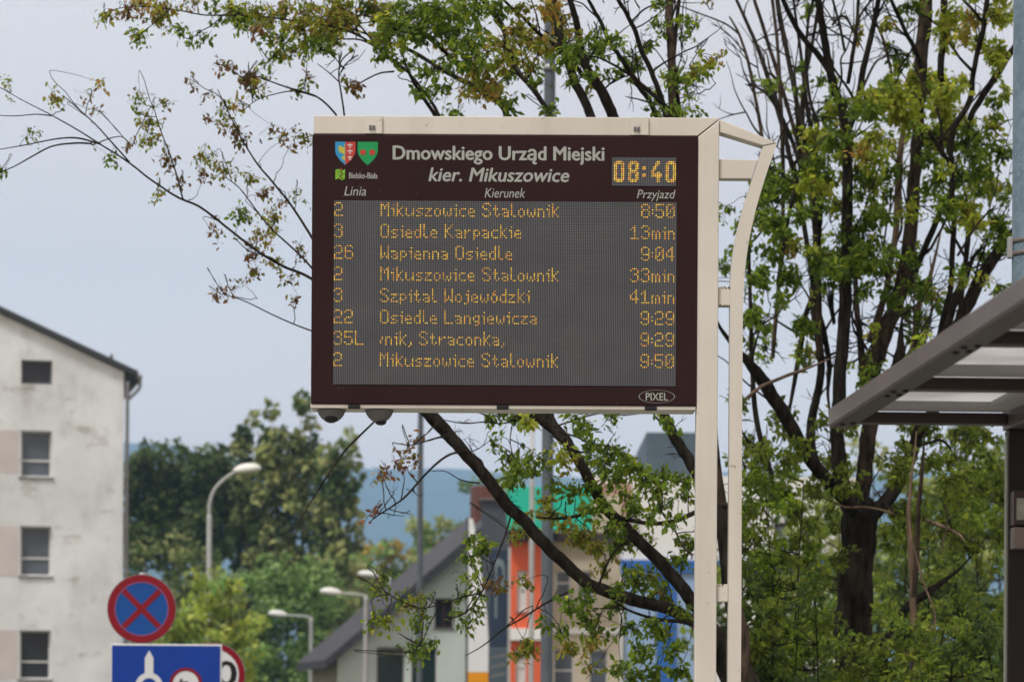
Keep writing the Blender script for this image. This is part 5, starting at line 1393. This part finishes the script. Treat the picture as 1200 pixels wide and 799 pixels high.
# slim stems
slim = ['960,420,8 958,300,7 948,220,6 930,150,5 914,95,5 898,45,4.4 884,0,4 870,-40,3', '952,330,6 938,240,6 920,160,6 906,112,5.6 890,62,5 872,20,4 858,-10,3.4', '958,260,6 944,180,6 934,120,6 922,60,6 914,20,6 908,-20,5',
        '905,420,5 915,300,5 918,215,5 916,150,5 914,100,4.6 911,50,4 905,0,4', '960,250,6 950,190,6.4 940,140,6 944,90,5 954,40,4.4 960,0,4', '942,210,5 926,160,5 905,118,4.4 890,104,3.4 875,100,2.4',
        '900,230,4.6 893,160,4.4 884,110,4 876,70,3.6 866,40,3 855,20,2', '960,150,4 948,110,4 945,60,4 948,20,3.4 956,-10,3', '994,98,5 1000,60,5 1004,30,4.4 1006,0,4', '1046,90,3.4 1036,50,3.6 1028,30,3 1018,12,2.4', '912,330,5 925,250,4.4 934,210,4 926,180,3.4',
        '990,60,3.6 984,30,3.4 976,0,3', '1008,110,3.4 1026,74,3 1040,66,2.4', '975,30,3 990,20,3 1012,60,2.6', '1122,300,3.4 1146,262,3 1168,240,2.4', '1060,480,4.4 1065,440,4.4 1070,410,4 1072,320,3']
for i, q in enumerate(slim): B.limb(q, (0.4 - 0.08 * i, 0.9 - 0.12 * i), 'bark_brown' if i % 3 == 0 else None, per=5)
B.grow(64, (862, 20, 1180, 430), (60, 190))
B.grow(26, (860, 380, 1100, 600), (50, 150), (2.4, 4.5), 0.7)
B.bare(90, (860, -30, 1060, 260), (18, 60), 0.9, 2.0, 2)
B.bare(60, (862, 300, 1180, 560), (15, 50), 0.5, 1.8, 2)
B.bare(36, (1000, -10, 1190, 300), (15, 45), 0.7, 1.8, 2)
KW = dict(spread=0.6, size=0.044, mul=1.5)
B.clusters('1039,112,26,14,y,1.2 1052,122,22,13,y 1025,120,20,12,y 1094,100,26,14,y,1.2 1078,104,20,14,y 1110,110,18,13,y 1018,130,16,10,g 1006,126,13,9,g 970,136,16,12,g 980,128,12,9,y 962,160,18,11,y 950,164,12,9,y 1058,134,20,12,y 1072,140,16,11,y 1030,158,16,10,y 1016,170,14,10,y 1022,184,14,11,y 1010,180,10,9,o 976,166,13,10,g 986,178,10,8,g 965,188,18,9,g 948,196,14,8,g 942,210,15,9,y 930,216,10,7,g 1108,34,14,14,y 1116,18,13,10,y 1112,50,10,8,y 1138,22,12,10,q 1132,40,10,9,q 1166,16,13,10,y 1163,60,15,13,y 1170,74,11,9,y 1146,46,10,8,y 1184,20,9,8,y 948,8,7,8,g 1006,36,7,7,m 1050,64,9,8,g 1056,72,8,6,g 1066,8,13,8,g 1040,28,8,6,m', **KW)
B.clusters('1108,130,18,13,y 1120,142,16,11,y 1106,164,20,13,g 1096,154,14,10,g 1134,158,18,14,g 1150,170,15,12,g 1164,146,13,12,y 1170,180,13,12,g 1154,200,13,10,g 1140,186,12,10,g 900,198,11,10,g 912,212,13,10,g 896,216,10,9,g 1008,206,14,11,g 1020,212,12,9,y 1072,96,10,8,y 940,76,7,6,g 1086,184,10,9,g 1126,96,8,8,y 1100,210,10,9,g 1116,196,8,8,g 1092,170,9,8,m 1050,96,9,7,y 1176,110,8,9,y', **KW)
B.clusters('951,212,18,11,y 938,222,14,9,y 932,228,10,7,g 968,208,13,9,g 906,262,18,12,g 916,270,14,10,g 895,254,12,10,g 918,286,15,7,g 928,290,10,6,m 896,294,9,7,g 892,226,11,11,g 888,244,10,10,g 964,300,14,11,g 972,310,12,9,g 958,312,10,8,g 992,290,20,12,g 1000,304,18,11,g 984,310,14,10,g 1012,278,18,13,g 1022,294,14,11,g 1018,312,14,9,g 1000,276,12,9,g 1002,312,14,8,y 1030,310,9,8,g 1050,338,14,9,g 1044,350,9,7,g 1078,334,14,11,g 1088,344,9,8,m 1064,296,10,10,g 1072,302,9,8,g 1020,254,18,9,g 1032,250,10,7,y 1088,220,10,8,g 1106,246,11,14,g 1114,234,10,9,g 1134,250,14,15,y 1142,262,11,10,y 1130,238,11,9,g 1122,210,16,9,g 1144,212,14,12,y 1152,224,10,9,g 1172,268,13,12,g 1166,258,9,8,g 1176,286,9,9,g 934,252,11,7,g 945,246,9,8,g 1020,240,7,6,o 1058,316,9,7,m', **KW)
B.clusters('922,326,12,8,g 930,322,9,7,g 914,354,6,5,g 894,332,10,9,g 888,318,9,8,g 893,386,9,9,g 886,368,9,9,g 944,378,13,7,g 952,386,9,6,g 918,355,5,5,g 948,412,9,6,m 900,402,7,6,g 1080,376,9,8,g 1072,392,9,8,g 1020,432,14,6,g 1012,446,9,5,g 936,384,8,7,g 1060,364,9,7,g 1012,340,9,6,g 970,330,9,7,g 990,322,10,7,g 908,302,9,7,g 1150,300,8,7,g 1124,330,7,6,y 1082,410,7,7,g 905,232,10,9,g 960,228,10,8,g 978,244,8,7,g 1008,228,10,8,g 1048,172,10,8,y 1040,200,10,9,g 1036,226,9,8,g', **KW)
for _ in range(60):
    B.cluster(B.rng.uniform(900, 1240), B.rng.uniform(-260, -12), 22, 16, 0.8, B.rng.choice(['g', 'y', 'g']), 1.2, 0.052)
for _ in range(60):                       # loose single sprays that fill the crown
    B.cluster(B.rng.uniform(878, 1182), B.rng.uniform(90, 430), B.rng.uniform(6, 13), B.rng.uniform(5, 9), 1.0, B.rng.choice(['g', 'g', 'y']), 0.9, 0.042)
for _ in range(14):
    B.cluster(B.rng.uniform(846, 890), B.rng.uniform(190, 480), B.rng.uniform(7, 13), B.rng.uniform(6, 10), 1.0, 'g', 0.9, 0.042)
# lower shaded sprays round the trunk
for _ in range(46):
    x, y = B.rng.uniform(868, 1000), B.rng.uniform(470, 700)
    B.cluster(x, y, B.rng.uniform(9, 17), B.rng.uniform(7, 12), 1.0, 'u', 0.9, 0.044)
for _ in range(44):
    x, y = B.rng.uniform(1035, 1176), B.rng.uniform(500, 640)
    B.cluster(x, y, B.rng.uniform(9, 17), B.rng.uniform(7, 12), 1.0, 'u', 1.0, 0.044)
B.done()

# a dead stem and its hanging pale branches
S = Tree('dead_sapling', 'thin dead brown stem with hanging pale twigs standing among the green shrubs', 'dead tree', 1072, 16.5, 44, 'bark_pale')
S.limb('1072,1170,9 1071,900,8.5 1071,790,8.4 1071,740,8 1070,690,8 1067,640,7 1065,600,6 1068,560,4 1072,530,3 1074,505,2.4', (0, 0.2), per=6)
S.limb('1071,700,7 1074,650,6.4 1076,600,6 1080,560,5 1082,530,4 1084,505,3', (0, -0.1), 'bark_brown', per=5)
S.limb('1066,610,2.4 1068,632,2.8 1074,652,2.8 1082,682,2.6 1090,702,2.4 1096,722,2 1094,738,1.6', (-0.1, -0.4), per=5)
S.limb('1082,608,4 1098,614,4.4 1112,620,4.4 1124,626,4 1130,634,2.6', (0, -0.3), per=5)
S.limb('1096,724,2 1086,738,2 1080,748,1.4', (-0.4, -0.3), per=4)
S.limb('1104,650,1.6 1106,632,2 1110,612,2 1108,590,1.4', (-0.2, -0.2), per=4)
S.clusters('1072,766,7,8,o,1 1078,770,6,6,o', spread=0.15, size=0.04)
S.bare(14, (1060, 520, 1130, 740), (12, 40), -0.2, 1.6, 1)
S.done()

# generic crowns -------------------------------------------------------
def plant(name, label, cat, px, D, ytop, wpx, ybot, seed, pal, n, size, m='leaf', trunk_w=6, clump=0.22, group=None, shape='round', stems=1, bark='bark_brown', pal2=None, gaps=1.0):
    """crown made of clumps of leaf faces between ytop and ybot (photo rows), on stems that reach the ground"""
    rng = np.random.default_rng(seed); sc = D / F
    b = P(px, HZ, D); t = empty(name, (b.x, D, 0)); tag(t, label, cat, group)
    o = np.array((b.x, D, 0.0))
    zt, zb = P(px, ytop, D).z, P(px, ybot, D).z
    zc, hz_, hw = (zt + zb) / 2, (zt - zb) / 2, wpx / 2 * sc
    nc = max(14, int(n / 45)); lv = Leaves(); cs = []
    while len(cs) < nc:
        q = rng.uniform(-1, 1, 3)
        if shape == 'round' and (q ** 2).sum() > 1: continue
        if shape == 'column' and (q[0] ** 2 + q[1] ** 2 > (1 - 0.5 * max(0, q[2]) ** 2) ** 2): continue
        if shape == 'bush' and (q[0] ** 2 + q[1] ** 2 + max(0, q[2]) ** 2 > 1): continue
        r = rng.uniform(0.55, 1.15)
        cs.append((q * np.array([hw, min(hw, 3.5 * hw), hz_]) + np.array([0, 0, zc]), r))
    per = max(6, int(n / nc))
    R = clump * min(hw, hz_)
    tb = Tubes()
    for s_ in range(stems):
        dx = (s_ - (stems - 1) / 2) * hw * 0.5
        pth = catmull([(dx * 0.6, 0, -0.05), (dx * 0.8 + rng.normal(0, .05) * hw, 0, zb * 0.6 + 0.02), (dx + rng.normal(0, .1) * hw, 0, (zb + zc) / 2), (dx + rng.normal(0, .12) * hw, 0, zt * 0.93 if shape != 'column' else zt * 0.80)], 5)
        tb.add(pth, np.linspace(trunk_w / 2 * sc, trunk_w * 0.12 * sc, len(pth)), 7, 0.08, rng)
        for c, r in cs[s_::stems][:40]:
            i = int(np.clip(np.argmin(abs(pth[:, 2] - (c[2] - 0.25 * hz_))), 2, len(pth) - 1)); a = pth[i]
            mid = (a + c) / 2 + rng.normal(0, 0.08, 3) * hw + np.array([0, 0, -0.05 * hz_])
            tb.add(catmull([a, mid, c], 3), np.linspace(trunk_w * 0.16 * sc, trunk_w * 0.03 * sc, 7), 4)
    for c, r in cs:
        k = int(per * r)
        d = rng.normal(0, 1, (k, 3)); d *= (R * r * rng.uniform(0.25, 1, (k, 1)) ** 0.5) / (np.linalg.norm(d, axis=1)[:, None])
        d[:, 2] *= 0.7 if shape != 'column' else 1.5
        pl = pal if pal2 is None or rng.random() < 0.6 else pal2
        lv.add(c + d, colours(pl, k, rng) * rng.uniform(0.62, 1.3), size * rng.uniform(0.6, 1.25, k), d / R + rng.normal(0, 0.5, (k, 3)) + np.array([0, 0, -0.3]))
    tb.build('trunk' if cat == 'tree' else 'stems', M[bark], t)
    lv.build('crown' if cat == 'tree' else 'foliage', M[m], t, rng, simple=size > 0.09)
    return t

# undergrowth by the shelter
G1 = 'shrubs under the big tree'
for i, (px, D, yt, w, lab) in enumerate((
        (905, 17.0, 520, 120, 'leafy green shrub beside the cream frame of the departure board'),
        (935, 16.2, 665, 130, 'low bushy shrub in front of the stout tree trunk'),
        (1040, 16.0, 715, 150, 'low dense shrub at the foot of the dead stem'),
        (1125, 16.4, 690, 140, 'bright leaved low shrub beside the dark shelter post'),
        (1150, 20.5, 520, 130, 'tall airy shrub behind the shelter post'),
        (1085, 21.5, 560, 110, 'tall shrub in the gap between the stout tree and the shelter'),
        (950, 21.0, 570, 120, 'tall dark shrub behind the stout tree trunk'),
        (885, 15.6, 690, 70, 'small shrub at the foot of the cream board post'))):
    tall = yt < 600
    plant('shrub', lab, 'shrub', px, D, yt, w, 900 if not tall else 860, 100 + i, 'u', 3300 if not tall else 2700, 0.046, trunk_w=5, clump=0.22, group=G1, shape='bush', stems=3, bark='bark_dark', pal2='d' if i % 2 else 'g')
G2 = 'trees behind the shelter'
for i, (px, D, yt, w, pal, lab) in enumerate((
        (905, 44, 545, 190, 'd', 'dark green tree far behind the cream frame of the board'),
        (1030, 52, 500, 220, 'w', 'pale green tree far behind the stout trunk'),
        (1150, 40, 500, 200, 'u', 'mid green tree far behind the shelter post'),
        (1085, 34, 640, 200, 'd', 'dark thicket tree low behind the dead stem'),
        (1165, 60, 505, 180, 'w', 'pale leafy tree far off between the shelter post and its neighbours'),
        (960, 62, 575, 170, 'u', 'leafy tree far off between the cream frame and the stout trunk'))):
    plant('background_tree', lab, 'tree', px, D, yt, w, 850, 130 + i, pal, 3600, 0.15, trunk_w=7, clump=0.2, group=G2, shape='bush', pal2='u')

# far trees to the left
G3 = 'dark pines behind the road'
for i, (px, D, yt, w, lab) in enumerate(((168, 150, 510, 70, 'dark pine right beside the grey apartment block'), (206, 156, 508, 76, 'broad dark pine, middle one of the dark row'), (246, 150, 518, 68, 'dark pine beside the curved street lamp'), (282, 158, 535, 62, 'dark pine at the foot of the pale poplars'))):
    plant('pine_tree', lab, 'tree', px, D, yt, w, 668, 150 + i, 'p', 3600, 0.40, 'leaf_far', 6, 0.34, G3, 'round', pal2='d')
G4 = 'pale poplars behind the pines'
for i, (px, D, yt, w, yb, n, lab) in enumerate(((290, 142, 482, 36, 690, 1900, 'slim pale poplar nearest the dark pines'), (317, 140, 470, 40, 700, 2400, 'tallest pale poplar of the loose row'), (352, 140, 470, 46, 690, 2800, 'broad pale poplar between its two neighbours'), (392, 138, 490, 52, 680, 2300, 'loose pale poplar under the board corner with sky showing through'))):
    plant('poplar_tree', lab, 'tree', px, D, yt, w, yb, 160 + i, 'w', n, 0.42, 'leaf_far', 6, 0.30, G4, 'column', pal2='d')
plant('bush', 'bright yellow green bush around the foot of the curved street lamp', 'bush', 246, 72, 664, 112, 860, 171, 'l', 5200, 0.20, 'leaf_far', 4, 0.30, 'roadside bushes', 'bush', 3, pal2='n')
plant('bush', 'dense mid green bush behind the low street lamp', 'bush', 338, 128, 645, 124, 850, 172, 'n', 6500, 0.32, 'leaf_far', 4, 0.34, 'roadside bushes', 'bush', 3)
plant('bush', 'green bush beside the slate roof', 'bush', 398, 170, 640, 96, 830, 173, 'n', 4600, 0.42, 'leaf_far', 4, 0.26, 'roadside bushes', 'bush', 3, pal2='w')
plant('bush', 'tall mixed green bush between the round sign and the yellow bush', 'bush', 208, 135, 606, 150, 830, 174, 'w', 4600, 0.36, 'leaf_far', 4, 0.26, 'roadside bushes', 'bush', 3, pal2='d')
plant('bush', 'darker bush under the poplars', 'bush', 300, 172, 630, 90, 830, 175, 'd', 4200, 0.40, 'leaf_far', 4, 0.34, 'roadside bushes', 'bush', 3, pal2='n')
G5 = 'autumn tinted trees on the slope'
for i, (px, D, yt, w, pal, lab) in enumerate(((405, 190, 618, 90, 'q', 'yellow brown tree under the poplars'), (452, 185, 612, 96, 'q', 'olive tinted tree above the slate roof'), (510, 180, 596, 70, 'w', 'pale green tree behind the thin dark pole'), (575, 160, 545, 90, 'w', 'pale green tree rising behind the brick chimney'))):
    plant('broadleaf_tree', lab, 'tree', px, D, yt, w, 770, 180 + i, pal, 3600, 0.46, 'leaf_far', 6, 0.26, G5, 'bush', pal2='n')
